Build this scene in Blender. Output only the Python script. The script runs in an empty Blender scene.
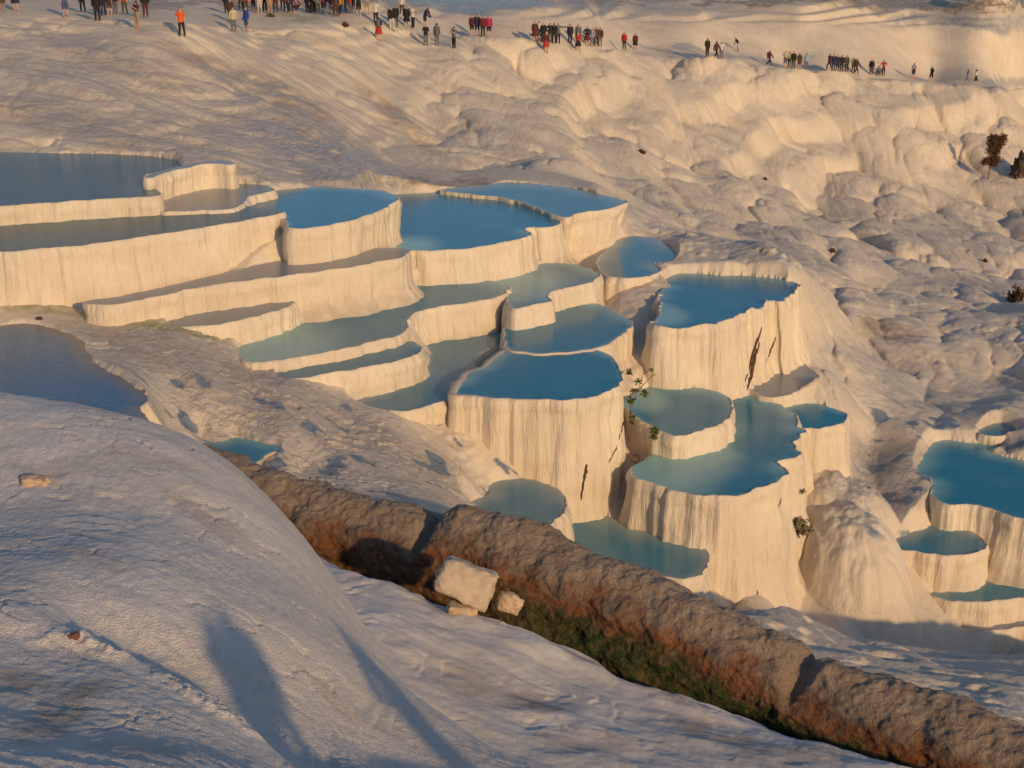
import bpy, bmesh, math, random
import numpy as np
from mathutils import Vector, Matrix, noise as mnoise
from mathutils.bvhtree import BVHTree

random.seed(7)
RNG = np.random.default_rng(7)
S = bpy.context.scene
COL = S.collection
F, PITCH = 1422.0, math.radians(20.0)
SP, CP = math.sin(PITCH), math.cos(PITCH)

# ---------------------------------------------------------------- camera maths
def ray(u, v):
    x = (u - 512.0) / F; y = (384.0 - v) / F
    return x, CP + y * SP, -SP + y * CP

def at_z(u, v, z):
    x, y, w = ray(u, v); t = z / w
    return (x * t, y * t, z)

def at_y(u, v, Y):
    x, y, w = ray(u, v); t = Y / y
    return (x * t, Y, w * t)

def to_px(x, y, z):
    d = y * CP - z * SP
    up = y * SP + z * CP
    return 512 + F * x / d, 384 - F * up / d

# ---------------------------------------------------------------- numpy noise
def _h(ix, iy, iz, seed):
    a = (ix.astype(np.int64) * 374761393 + iy.astype(np.int64) * 668265263 + iz.astype(np.int64) * 2147483647 + seed * 974634777) & 0xFFFFFFFF
    a = ((a ^ (a >> 13)) * 1274126177) & 0xFFFFFFFF
    a = ((a ^ (a >> 16)) * 2246822519) & 0xFFFFFFFF
    return (a ^ (a >> 15)) & 0xFFFFFFFF

def perlin2(x, y, seed=0):
    x = np.asarray(x, float); y = np.asarray(y, float)
    ix = np.floor(x); iy = np.floor(y); fx = x - ix; fy = y - iy
    z0 = np.zeros_like(ix)
    def g(dx, dy):
        a = _h(ix + dx, iy + dy, z0, seed) * (2 * math.pi / 4294967296.0)
        return np.cos(a) * (fx - dx) + np.sin(a) * (fy - dy)
    sx = fx * fx * fx * (fx * (fx * 6 - 15) + 10); sy = fy * fy * fy * (fy * (fy * 6 - 15) + 10)
    a = g(0, 0); b = g(1, 0); c = g(0, 1); d = g(1, 1)
    return 1.5 * ((a + (b - a) * sx) * (1 - sy) + (c + (d - c) * sx) * sy)

def perlin3(x, y, z, seed=0):
    x, y, z = np.broadcast_arrays(np.asarray(x, float), np.asarray(y, float), np.asarray(z, float))
    ix = np.floor(x); iy = np.floor(y); iz = np.floor(z); fx = x - ix; fy = y - iy; fz = z - iz
    def val(dx, dy, dz):
        h = _h(ix + dx, iy + dy, iz + dz, seed)
        gx = ((h & 1023) / 511.5 - 1); gy = (((h >> 10) & 1023) / 511.5 - 1); gz = (((h >> 20) & 1023) / 511.5 - 1)
        return gx * (fx - dx) + gy * (fy - dy) + gz * (fz - dz)
    f = lambda t: t * t * t * (t * (t * 6 - 15) + 10)
    sx, sy, sz = f(fx), f(fy), f(fz)
    L = lambda a, b, t: a + (b - a) * t
    return L(L(L(val(0,0,0), val(1,0,0), sx), L(val(0,1,0), val(1,1,0), sx), sy),
             L(L(val(0,0,1), val(1,0,1), sx), L(val(0,1,1), val(1,1,1), sx), sy), sz) * 1.1

def fbm2(x, y, o=4, seed=0, gain=.5):
    r = 0; a = 1; s = 0
    for i in range(o):
        r = r + a * perlin2(x * 2 ** i + 13.7 * i, y * 2 ** i - 7.3 * i, seed + i); s += a; a *= gain
    return r / s

def billow2(x, y, o=3, seed=0, gain=.45):
    r = 0; a = 1; s = 0
    for i in range(o):
        n = np.abs(perlin2(x * 2 ** i + 3.1 * i, y * 2 ** i + 9.7 * i, seed + i))
        r = r + a * np.sqrt(np.minimum(n, 1) + 0.01); s += a; a *= gain
    return r / s

def fbm3(x, y, z, o=4, seed=0, gain=.5):
    r = 0; a = 1; s = 0
    for i in range(o):
        k = 2.0 ** i
        r = r + a * perlin3(x * k + 5.1 * i, y * k, z * k - 2.3 * i, seed + i); s += a; a *= gain
    return r / s

def domes2(x, y, seed=0):
    """cell noise shaped as rounded cushions with creases between them (0..1)"""
    ix = np.floor(x); iy = np.floor(y); z0 = np.zeros_like(ix); best = np.full(np.shape(x), 9.0)
    for dx in (-1, 0, 1):
        for dy in (-1, 0, 1):
            h = _h(ix + dx, iy + dy, z0, seed)
            px = ix + dx + (h & 65535) / 65536.0; py = iy + dy + (h >> 16) / 65536.0
            best = np.minimum(best, (px - x) ** 2 + (py - y) ** 2)
    return np.clip(1 - best, 0, 1)

def hemis(x, y, seed=0, k=1.45):
    return np.sqrt(np.clip(1 - (1 - domes2(x, y, seed)) * k, 0, 1))

def ss(a, b, x):
    t = np.clip((x - a) / (b - a), 0, 1); return t * t * (3 - 2 * t)

# ---------------------------------------------------------------- thin plate spline
class TPS:
    def __init__(self, P, z, lam=1e-4):
        P = np.array(P, float); z = np.array(z, float); n = len(P)
        self.P = P
        d2 = ((P[:, None] - P[None]) ** 2).sum(-1)
        K = 0.5 * d2 * np.log(d2 + 1e-12) + np.eye(n) * lam
        A = np.zeros((n + 3, n + 3)); A[:n, :n] = K; A[:n, n] = 1; A[:n, n + 1:] = P
        A[n, :n] = 1; A[n + 1:, :n] = P.T
        self.w = np.linalg.solve(A, np.concatenate([z, [0, 0, 0]]))
    def __call__(self, x, y):
        sh = np.shape(x); x = np.ravel(x); y = np.ravel(y); out = np.empty(len(x)); n = len(self.P)
        for i in range(0, len(x), 20000):
            d2 = (x[i:i + 20000, None] - self.P[:, 0]) ** 2 + (y[i:i + 20000, None] - self.P[:, 1]) ** 2
            out[i:i + 20000] = (0.5 * d2 * np.log(d2 + 1e-12)) @ self.w[:n] + self.w[n] + self.w[n + 1] * x[i:i + 20000] + self.w[n + 2] * y[i:i + 20000]
        return out.reshape(sh)

def grid_eval(f, X, Y, k=8):
    """evaluate a smooth f on a k times coarser grid and interpolate"""
    R, Cc = X.shape
    ri = np.unique(np.append(np.arange(0, R, k), R - 1)); ci = np.unique(np.append(np.arange(0, Cc, k), Cc - 1))
    Z = f(X[np.ix_(ri, ci)], Y[np.ix_(ri, ci)])
    T = np.empty((len(ri), Cc))
    for i in range(len(ri)): T[i] = np.interp(np.arange(Cc), ci, Z[i])
    r = np.arange(R); j = np.clip(np.searchsorted(ri, r, side='right') - 1, 0, len(ri) - 2)
    t = (r - ri[j]) / (ri[j + 1] - ri[j])
    return T[j] * (1 - t)[:, None] + T[j + 1] * t[:, None]

# ---------------------------------------------------------------- mesh helpers
def mesh_np(name, V, Fq, smooth=True):
    """V (n,3) float, Fq (m,k) int with k = 3 or 4"""
    V = np.asarray(V, np.float32); Fq = np.asarray(Fq, np.int32)
    me = bpy.data.meshes.new(name)
    m, k = Fq.shape
    me.vertices.add(len(V)); me.vertices.foreach_set('co', V.ravel())
    me.loops.add(m * k); me.loops.foreach_set('vertex_index', Fq.ravel())
    me.polygons.add(m); me.polygons.foreach_set('loop_start', np.arange(0, m * k, k, dtype=np.int32))
    me.update(calc_edges=True); me.validate()
    if smooth: me.polygons.foreach_set('use_smooth', np.ones(len(me.polygons), bool))
    return me

def grid_faces(R, Cc, wrap=False):
    i = np.arange(R * Cc).reshape(R, Cc)
    if wrap:
        a = i[:-1]; b = i[1:]
        return np.stack([a, np.roll(a, -1, 1), np.roll(b, -1, 1), b], -1).reshape(-1, 4)
    return np.stack([i[:-1, :-1], i[:-1, 1:], i[1:, 1:], i[1:, :-1]], -1).reshape(-1, 4)

def set_attr(me, name, vals):
    a = me.attributes.new(name, 'FLOAT', 'POINT'); a.data.foreach_set('value', np.asarray(vals, np.float32).ravel())

def link(name, me, mat=None, parent=None, loc=None):
    o = bpy.data.objects.new(name, me); COL.objects.link(o)
    if parent is not None: o.parent = parent
    if loc is not None: o.location = loc
    if mat is not None: me.materials.append(mat)
    return o

def empty(name, loc, rz=0.0):
    o = bpy.data.objects.new(name, None); COL.objects.link(o); o.location = loc; o.rotation_euler = (0, 0, rz)
    o.empty_display_size = 0.3
    return o

def tag(o, label, cat, group=None, kind=None):
    o['label'] = label; o['category'] = cat
    if group: o['group'] = group
    if kind: o['kind'] = kind
    return o

def struct(o, kind='structure'):
    o['kind'] = kind; return o

def poly_dist(px, py, poly, near=False):
    """distance to closed polygon and inside mask"""
    best = np.full(px.shape, 1e9); nx = np.zeros(px.shape); ny = np.zeros(px.shape); inside = np.zeros(px.shape, bool)
    n = len(poly)
    for i in range(n):
        x1, y1 = poly[i]; x2, y2 = poly[(i + 1) % n]
        dx, dy = x2 - x1, y2 - y1; L = dx * dx + dy * dy + 1e-12
        t = np.clip(((px - x1) * dx + (py - y1) * dy) / L, 0, 1)
        dd = (px - x1 - t * dx) ** 2 + (py - y1 - t * dy) ** 2; mm = dd < best
        best = np.where(mm, dd, best)
        if near: nx = np.where(mm, x1 + t * dx, nx); ny = np.where(mm, y1 + t * dy, ny)
        c = ((y1 > py) != (y2 > py))
        if c.any():
            xi = x1 + (py - y1) * dx / (dy if abs(dy) > 1e-12 else 1e-12)
            inside ^= c & (px < xi)
    return (np.sqrt(best), inside, nx, ny) if near else (np.sqrt(best), inside)

SUN_EL, SUN_AZ = math.radians(17.5), math.radians(30)      # sun behind the camera, to the right
to_sun = Vector((math.sin(SUN_AZ) * math.cos(SUN_EL), -math.cos(SUN_AZ) * math.cos(SUN_EL), math.sin(SUN_EL)))
# ---------------------------------------------------------------- materials
class NT:
    def __init__(self, name):
        self.m = bpy.data.materials.new(name); self.m.use_nodes = True
        self.t = self.m.node_tree; self.b = self.t.nodes['Principled BSDF']
    def n(self, kind, **kw):
        nd = self.t.nodes.new(kind)
        ins = kw.pop('ins', {})
        for k, v in kw.items(): setattr(nd, k, v)
        for k, v in ins.items(): self.put(nd.inputs[k], v)
        return nd
    def put(self, sock, v):
        if isinstance(v, bpy.types.NodeSocket): self.t.links.new(v, sock)
        else:
            if hasattr(sock, 'default_value') and sock.type == 'RGBA' and len(v) == 3: v = (*v, 1)
            sock.default_value = v
    def geo(self):
        if not hasattr(self, '_g'): self._g = self.n('ShaderNodeNewGeometry')
        return self._g
    def pos(self, s=(1, 1, 1)):
        return self.n('ShaderNodeVectorMath', operation='MULTIPLY', ins={0: self.geo().outputs['Position'], 1: s}).outputs[0]
    def noise(self, scale, detail=4, rough=.55, s=(1, 1, 1), vec=None, dist=0.0):
        return self.n('ShaderNodeTexNoise', ins={'Vector': vec if vec is not None else self.pos(s), 'Scale': scale, 'Detail': detail, 'Roughness': rough, 'Distortion': dist}).outputs['Fac']
    def mr(self, v, a, b, c=0., d=1., smooth=False):
        return self.n('ShaderNodeMapRange', interpolation_type='SMOOTHSTEP' if smooth else 'LINEAR', ins={'Value': v, 'From Min': a, 'From Max': b, 'To Min': c, 'To Max': d}).outputs['Result']
    def math(self, op, a, b=0.0, c=0.0):
        nd = self.n('ShaderNodeMath', operation=op); self.put(nd.inputs[0], a); self.put(nd.inputs[1], b)
        if op == 'MULTIPLY_ADD': self.put(nd.inputs[2], c)
        return nd.outputs[0]
    def mix(self, f, a, b, mode='MIX'):
        nd = self.n('ShaderNodeMix', data_type='RGBA', blend_type=mode)
        self.put(nd.inputs[0], f); self.put(nd.inputs[6], a); self.put(nd.inputs[7], b)
        return nd.outputs[2]
    def attr(self, name):
        return self.n('ShaderNodeAttribute', attribute_name=name).outputs['Fac']
    def bump(self, h, dist, strength=1.0, normal=None):
        nd = self.n('ShaderNodeBump', ins={'Height': h, 'Distance': dist, 'Strength': strength})
        if normal is not None: self.put(nd.inputs['Normal'], normal)
        return nd.outputs['Normal']
    def steep(self):
        sep = self.n('ShaderNodeSeparateXYZ', ins={0: self.geo().outputs['True Normal']})
        return self.math('SUBTRACT', 1.0, self.math('ABSOLUTE', sep.outputs[2]))

WHITE = (0.77, 0.66, 0.495)
def travertine(name, near=False, base=WHITE, scale=1.0):
    k = NT(name)
    n1 = k.noise(0.35, 5, .6); n2 = k.noise(3.0, 5, .6); n3 = k.noise(14.0, 4, .6)
    col = k.mix(k.mr(n1, .35, .7), base, tuple(c * f for c, f in zip(base, (.86, .83, .80))))
    col = k.mix(k.mr(n2, .5, .8, 0, .35), col, (0.52, 0.45, 0.36))
    st = k.steep()
    # drip streaks down the faces
    sv = k.noise(7.0, 4, .6, s=(1, 1, .10), dist=.5)
    streak = k.math('MULTIPLY', k.mr(sv, .52, .72), k.mr(st, .3, .7))
    col = k.mix(k.math('MULTIPLY', streak, .20), col, (0.55, 0.40, 0.24))
    # iron brown stains, algae and thin wet films carried as vertex data
    if not near:
        col = k.mix(k.math('MULTIPLY', k.attr('drape'), k.mr(k.noise(2.5, 5, .65, s=(1, .12, .15)), .5, .75, 0, .35)), col, (0.56, 0.43, 0.30))
    br = k.math('MULTIPLY', k.attr('brown'), k.mr(k.noise(1.7, 6, .7), .32, .58))
    col = k.mix(br, col, (0.30, 0.20, 0.11))
    m1 = k.noise(2.2, 6, .7, s=(.7, 1.1, 2.5)); m2 = k.noise(9.0, 4, .65, s=(.7, 1.2, 2.5))
    gcol = k.mix(k.mr(m1, .38, .62), (0.31, 0.31, 0.31), (0.54, 0.49, 0.42)); gcol = k.mix(k.mr(m2, .54, .70, 0, .55), gcol, (0.50, 0.37, 0.22)); gcol = k.mix(k.mr(m2, .30, .46, .7, 0), gcol, (0.25, 0.24, 0.235))
    gr = k.math('MULTIPLY', k.attr('grey'), k.mr(k.noise(1.2, 6, .7, s=(1, 1, 1)), .3, .6, .45, 1.0))
    col = k.mix(gr, col, gcol)
    mo = k.math('MULTIPLY', k.attr('moss'), k.mr(k.noise(2.2, 5, .6), .3, .6))
    col = k.mix(mo, col, (0.36, 0.34, 0.16))
    if near:
        ag = k.math('MULTIPLY', k.attr('algae'), k.mr(n2, .3, .5, .6, 1)); col = k.mix(ag, col, (0.03, 0.045, 0.012))
        ag2 = k.math('MULTIPLY', k.attr('algae'), k.mr(n3, .55, .7)); col = k.mix(ag2, col, (0.11, 0.12, 0.02))
    k.put(k.b.inputs['Base Color'], col)
    wet = k.attr('wet')
    rgh = k.mr(k.math('MULTIPLY', wet, k.mr(n2, .2, .5)), 0, 1, .82, .22)
    if not near:
        pd = k.attr('puddle'); rgh = k.math('MULTIPLY', rgh, k.mr(pd, 0, 1, 1, .25))
        col = k.mix(pd, col, (0.17, 0.22, 0.27)); k.put(k.b.inputs['Base Color'], col)
    k.put(k.b.inputs['Roughness'], rgh)
    # relief: fine crust everywhere, vertical flutes on steep faces
    flat_h = k.math('ADD', k.math('MULTIPLY', n3, .5), k.noise(45.0 if near else 25., 3, .6))
    nrm = k.bump(flat_h, .035 if not near else .034, .9)
    if not near:
        dr = k.attr('drape'); d1 = k.noise(1.6, 4, .6, s=(1, .25, .25), dist=.6); d2 = k.noise(5.0, 3, .6, s=(1, .22, .22), dist=.5)
        nrm = k.bump(k.math('MULTIPLY', dr, k.noise(2.6, 5, .65, s=(1, .6, 1))), .17, .55, nrm)
        nrm = k.bump(k.math('MULTIPLY', dr, k.math('ADD', d1, k.math('MULTIPLY', d2, .4))), .16, .6, nrm)
    if not near:
        gn = k.math('MULTIPLY', k.noise(.85, 5, .6, s=(1, 1.2, 1)), 11.0)
        gf = k.math('PINGPONG', gn, 1.0)
        gh = k.math('MULTIPLY', k.math('POWER', gf, 3.0), k.attr('grey'))
        nrm = k.bump(gh, .06, .7, nrm)
    fl = k.noise(5.0, 3, .5, s=(1, 1, .06), dist=.2)
    fl2 = k.noise(16.0, 2, .5, s=(1, 1, .05))
    flh = k.math('MULTIPLY', k.math('ADD', fl, k.math('MULTIPLY', fl2, .35)), k.mr(st, .25, .7))
    nrm = k.bump(flh, .10, .8, nrm)
    k.put(k.b.inputs['Normal'], nrm)
    return k.m

def water_mat(name, deep, shallow, ripple=.25):
    k = NT(name)
    d = k.attr('depth')
    n = k.noise(.6, 3, .5)
    f = k.mr(k.math('ADD', d, k.mr(n, .3, .7, -.08, .08)), .0, 1.0, smooth=False)
    col = k.mix(f, shallow, deep)
    k.put(k.b.inputs['Base Color'], col)
    k.put(k.b.inputs['Roughness'], .09); k.b.inputs['IOR'].default_value = 1.33
    h = k.math('ADD', k.noise(5.0, 3, .5, s=(.55, 1.6, 1)), k.noise(18.0, 2, .5, s=(.6, 1.5, 1)))
    k.put(k.b.inputs['Normal'], k.bump(h, .02, ripple))
    return k.m

def plain(name, col, rough=.8, nscale=None, amp=.2, bump=None):
    k = NT(name)
    if nscale:
        f = k.noise(nscale, 4, .6)
        k.put(k.b.inputs['Base Color'], k.mix(k.mr(f, .3, .7), tuple(c * (1 - amp) for c in col), tuple(min(1, c * (1 + amp)) for c in col)))
        if bump: k.put(k.b.inputs['Normal'], k.bump(f, bump, .7))
    else: k.put(k.b.inputs['Base Color'], col)
    k.b.inputs['Roughness'].default_value = rough
    return k.m

M_TRAV = travertine('travertine')
M_NEAR = travertine('travertine_crust', near=True, base=(0.745, 0.70, 0.635))
M_WDEEP = water_mat('milky_blue_water', (0.025, 0.21, 0.30), (0.27, 0.48, 0.45))
M_WPALE = water_mat('shallow_grey_green_water', (0.07, 0.23, 0.29), (0.36, 0.40, 0.36))
M_WRIPPLE = water_mat('rippled_teal_water', (0.018, 0.13, 0.165), (0.14, 0.23, 0.23), ripple=.9)
M_WBROWN = water_mat('dark_blue_water_over_brown_bed', (0.012, 0.15, 0.28), (0.26, 0.20, 0.14), ripple=.5)
M_WFILM = water_mat('thin_water_film', (0.24, 0.27, 0.28), (0.36, 0.36, 0.35), ripple=.5)
# ---------------------------------------------------------------- pools: traced outlines on their own levels
# name: level z, outline in picture pixels (projected to that level), lowest z of the wall, options
def dep_tan(v):
    y = (384.0 - v) / F
    return -(-SP + y * CP) / (CP + y * SP)

POOLS = [
 dict(id='P1', z=-12.3, zb=-13.6, pts=[(-150,150),(0,152),(60,153),(110,154),(150,156),(175,160),(178,172),(150,181),(154,188),(160,196),(120,199),(60,203),(0,207),(-150,214)], water='ripple', wd=2.5,
      label='rippled dark teal pool at the far left, above the second long pool'),
 dict(id='P28', z=-11.87, zb=-13.4, flare=.02, pts=[(148,179),(165,173.5),(190,168),(215,164),(231,165.5),(236,163),(222,160),(195,162.5),(174,167),(150,174)], water='film', wd=.5,
      label='short curved cream wall of a drained basin standing between the two long left pools'),
 dict(id='P29', z=-12.9, zb=-13.6, pts=[(160,212),(166,199),(200,190),(240,184),(268,186),(274,191),(252,197),(235,209),(205,211)], water='film', wd=.5,
      label='pale drained shelf below the short curved wall, beside the deep blue pool'),
 dict(id='P2', z=-13.0, zb=-15.9, pts=[(-150,232),(0,222),(60,216),(120,211),(173,206),(215,205),(232,206),(262,207),(284,213),(252,220),(189,231),(140,238),(100,244),(50,249),(0,253),(-150,262)], water='ripple', wd=.9,
      label='long narrow teal pool at the left edge with the tallest cream wall below it'),
 dict(id='P3', z=-13.2, zb=-14.9, flare=.03, pts=[(229,208),(250,197),(272,191),(310,187),(345,188),(385,191),(398,199),(388,207),(374,214),(348,222),(320,227),(294,229),(285,222),(277,214),(255,210)], water='deep', wd=1.0,
      label='deep blue pool left of the middle whose wall ends in a square corner'),
 dict(id='P4', z=-15.0, zb=-16.9, pts=[(385,196),(420,193),(450,192),(480,192),(513,199),(539,208),(562,217),(560,224),(548,228),(526,229),(532,235),(520,240),(500,244),(470,249),(440,251),(406,252),(375,252),(370,225)], water='deep', wd=1.0, sh=[(410,248,35)],
      label='wide deep blue pool in the upper middle with a broad curved wall'),
 dict(id='P5', z=-14.85, zb=-18.6, pts=[(440,190),(480,186),(506,182),(540,184),(579,189),(600,194),(628,202),(618,207),(600,211),(580,214),(566,218),(552,215),(530,206),(500,198),(470,195)], water='pale', wd=1.6, flare=-.22,
      label='grey blue pool at the top of the cascade above a tall narrowing cliff'),
 dict(id='P17', z=-16.7, zb=-18.0, pts=[(597,262),(612,245),(628,236),(655,238),(664,243),(677,254),(671,262),(656,264),(662,270),(651,276),(626,279),(606,276)], water='pale', wd=1.2,
      label='small grey teal pool beside the foot of the tall narrowing cliff'),
 dict(id='P6', z=-15.75, zb=-16.6, pts=[(400,258),(437,257),(430,264),(415,270),(395,272)], water='pale', wd=.3,
      label='tiny blue pool tucked under the wall corner, left of the curved wall'),
 dict(id='P7', z=-16.4, zb=-18.0, pts=[(236,350),(250,340),(265,331),(290,320),(315,309),(340,300),(360,293),(383,286),(406,281),(440,278),(473,279),(500,282),(509,287),(503,296),(473,303),(440,307),(416,313),(408,321),(403,334),(373,343),(340,350),(300,358),(262,363),(246,362)], water='deep', wd=1.3, sh=[(270,350,75)],
      label='long S shaped pool turning from green to blue, left of centre'),
 dict(id='P8', z=-16.5, zb=-18.4, pts=[(490,282),(510,276),(530,268),(545,263),(572,264),(590,268),(600,276),(590,283),(570,288),(553,292),(547,297),(551,302),(530,306),(514,309),(506,298)], water='deep', wd=1.0, sh=[(530,285,45)],
      label='small pool fading from pale green to blue, with a bright lip on its right'),
 dict(id='P9', z=-17.33, rimk=.4, zb=-18.6, pts=[(508,318),(525,308),(546,304),(575,301),(600,304),(614,312),(633,322),(623,334),(606,345),(590,350),(560,353),(535,354),(514,351),(503,342),(505,328)], water='deep', wd=.9,
      label='deep blue pool in the centre touching the far side of the round pool'),
 dict(id='P10', z=-17.38, zb=-22.6, pts=[(486,366),(502,354),(516,346),(545,347),(580,346),(606,353),(618,366),(622,379),(612,391),(586,399),(555,401),(520,400),(496,399),(470,396),(456,394),(462,382),(472,372)], water='deep', wd=.7, lip=.28, flare=.03,
      label='round deep blue pool in the centre, right above the biggest cream cliff'),
 dict(id='P11', z=-17.75, zb=-20.6, pts=[(413,337),(430,328),(470,326),(500,322),(507,313),(518,312),(513,345),(497,347),(480,356),(474,372),(466,386),(456,397),(432,405),(408,412),(384,411),(364,407),(352,402),(374,394),(402,381),(426,368),(428,352)], water='pale', wd=.8,
      label='winding shallow grey pool between the S shaped pool and the round centre pool'),
 dict(id='P12', z=-16.75, zb=-17.7, pts=[(282,366),(310,358),(340,352),(375,345),(406,340),(421,352),(397,362),(362,369),(332,374),(300,379),(276,378)], water='pale', wd=.6,
      label='narrow shallow step pool directly below the long S shaped pool'),
 dict(id='P18', z=-17.0, zb=-20.6, pts=[(657,297),(665,284),(675,274),(709,274),(759,277),(785,280),(800,288),(790,296),(780,303),(773,303),(759,308),(739,316),(716,325),(683,329),(660,330),(650,326),(658,312)], water='deep', wd=.8, sh=[(668,316,24)], spiky=1,
      label='deep blue pool right of centre, jagged rim above a cracked wall'),
 dict(id='P27', z=-20.05, zb=-20.9, pts=[(748,384),(756,376),(775,368),(792,361),(808,366),(818,378),(800,390),(784,397),(768,398),(752,392)], water='film', wd=.5,
      label='pale shallow basin at the foot of the cracked wall'),
 dict(id='P19', z=-19.35, zb=-20.6, pts=[(622,400),(636,391),(650,386),(680,385),(719,392),(730,400),(734,410),(729,419),(709,429),(678,437),(664,434),(652,427),(636,418),(626,410)], water='deep', wd=1.2, sh=[(645,400,26)],
      label='oval blue pool set inside the bigger turquoise pool, thin pale rim'),
 dict(id='P20', z=-20.2, zb=-25.4, pts=[(700,396),(727,391),(752,395),(784,406),(797,415),(798,425),(805,433),(796,443),(802,455),(780,463),(787,473),(774,484),(750,494),(724,498),(690,496),(655,486),(630,476),(640,462),(665,450),(700,440),(722,426)], water='deep', wd=1.1, sh=[(660,472,62),(705,455,40)], spiky=.5,
      label='large turquoise pool right of centre with a scalloped right rim'),
 dict(id='P21', z=-20.5, zb=-24.2, pts=[(778,410),(796,405),(820,404),(849,416),(839,425),(824,429),(804,430),(790,424)], water='deep', wd=.6,
      label='small dark leaf shaped pool against the right rim of the turquoise pool'),
 dict(id='P13', z=-15.2, zb=-15.7, pts=[(-150,328),(0,325),(27,323),(60,329),(82,341),(97,362),(126,380),(148,396),(143,408),(150,440),(60,450),(-150,450)], water='brown', wd=.8, rim=0,
      label='dark blue pool at the left edge behind the snowy looking mound'),
 dict(id='P14', z=-17.25, zb=-17.7, pts=[(200,438),(216,442),(233,437),(259,441),(282,446),(267,456),(252,465),(225,462)], water='deep', wd=.7, rim=0,
      label='little dark blue pool where the mound meets the brown canal wall'),
 dict(id='P15', z=-20.05, zb=-22.5, pts=[(468,505),(488,494),(490,484),(513,479),(539,481),(559,491),(567,503),(559,519),(540,531),(520,530),(499,520)], water='pale', wd=1.0,
      label='round shaded grey blue pool just behind the brown canal wall'),
 dict(id='P16', z=-22.0, zb=-23.5, pts=[(545,496),(580,500),(604,512),(628,526),(662,532),(690,536),(706,548),(704,573),(680,579),(640,572),(600,562),(570,552),(548,540)], water='pale', wd=1.4, rim=.5,
      label='shaded dark teal pool at the foot of the two biggest cliffs'),
 dict(id='P22', z=-23.3, zb=-25.3, pts=[(928,447),(940,440),(966,442),(1003,446),(994,452),(1024,460),(1075,465),(1110,495),(1070,516),(1024,520),(986,508),(966,505),(950,506),(934,498),(929,478),(916,472),(922,459)], water='deep', wd=1.0,
      label='large blue pool at the right edge, the rightmost of the big pools'),
 dict(id='P26', z=-22.9, zb=-23.6, pts=[(978,430),(1000,423),(1016,429),(1003,436),(985,436)], water='pale', wd=.4, rim=.5,
      label='tiny grey blue pool just behind the large pool at the right edge'),
 dict(id='P23', z=-24.3, zb=-26.2, pts=[(872,544),(895,538),(916,531),(946,520),(970,530),(987,545),(977,553),(950,557),(910,552),(884,550)], water='pale', wd=.8,
      label='grey blue pool on a round drum shaped wall near the right edge'),
 dict(id='P24', z=-25.7, zb=-26.8, pts=[(930,596),(940,588),(970,580),(1000,573),(1040,576),(1060,588),(1030,597),(995,601),(960,602)], water='pale', wd=.9,
      label='pale green shallow pool beside the drum shaped wall at the right edge'),
 dict(id='P25', z=-26.6, zb=-28.3, pts=[(962,628),(985,617),(1010,609),(1050,604),(1090,612),(1060,625),(1020,628),(985,632)], water='film', wd=.9,
      label='lowest grey basin at the right edge, below the pale green pool'),
 dict(id='L1', z=-14.6, zb=-16.0, flare=.05, pts=[(85,302),(120,296),(190,281),(260,264),(345,250),(404,248),(403,258),(385,262),(330,271),(260,280),(195,289),(135,302),(108,306)], water='film', wd=.5,
      label='long dry looking ledge under the tallest cream wall, left of centre'),
 dict(id='L2', z=-15.55, zb=-16.7, pts=[(165,321),(190,310),(215,303),(250,299),(288,298),(294,304),(266,315),(240,321),(212,326),(180,327)], water='film', wd=.4,
      label='small grey ledge basin below the long dry looking ledge'),
]
for p in POOLS:
    p['w'] = np.array([at_z(u, v, p['z'])[:2] for u, v in p['pts']])

def smooth_outline(W, step=.07):
    """closed centripetal-ish Catmull-Rom through W, resampled evenly"""
    n = len(W); out = []
    for i in range(n):
        p0, p1, p2, p3 = W[i - 1], W[i], W[(i + 1) % n], W[(i + 2) % n]
        m = max(4, int(np.linalg.norm(p2 - p1) / .03))
        t = np.linspace(0, 1, m, endpoint=False)[:, None]
        d = np.linalg.norm(p2 - p1)
        m1 = (p2 - p0); m2 = (p3 - p1)
        m1 = m1 / (np.linalg.norm(m1) + 1e-9) * d * .9; m2 = m2 / (np.linalg.norm(m2) + 1e-9) * d * .9
        out.append((2*t**3-3*t**2+1)*p1 + (t**3-2*t**2+t)*m1 + (-2*t**3+3*t**2)*p2 + (t**3-t**2)*m2)
    P = np.concatenate(out)
    seg = np.linalg.norm(np.roll(P, -1, 0) - P, axis=1); s = np.concatenate([[0], np.cumsum(seg)])
    N = max(24, int(s[-1] / step)); q = np.linspace(0, s[-1], N, endpoint=False)
    Pc = np.vstack([P, P[:1]])
    return np.stack([np.interp(q, s, Pc[:, 0]), np.interp(q, s, Pc[:, 1])], -1), s[-1]

def outward(P, k=1):
    """outward unit normals of a closed outline, smoothed over k neighbours"""
    t = np.roll(P, -k, 0) - np.roll(P, k, 0)
    t /= np.linalg.norm(t, axis=1)[:, None] + 1e-9
    area = .5 * np.sum(P[:, 0] * np.roll(P[:, 1], -1) - np.roll(P[:, 0], -1) * P[:, 1])
    nrm = np.stack([t[:, 1], -t[:, 0]], -1)
    return nrm if area > 0 else -nrm

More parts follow.
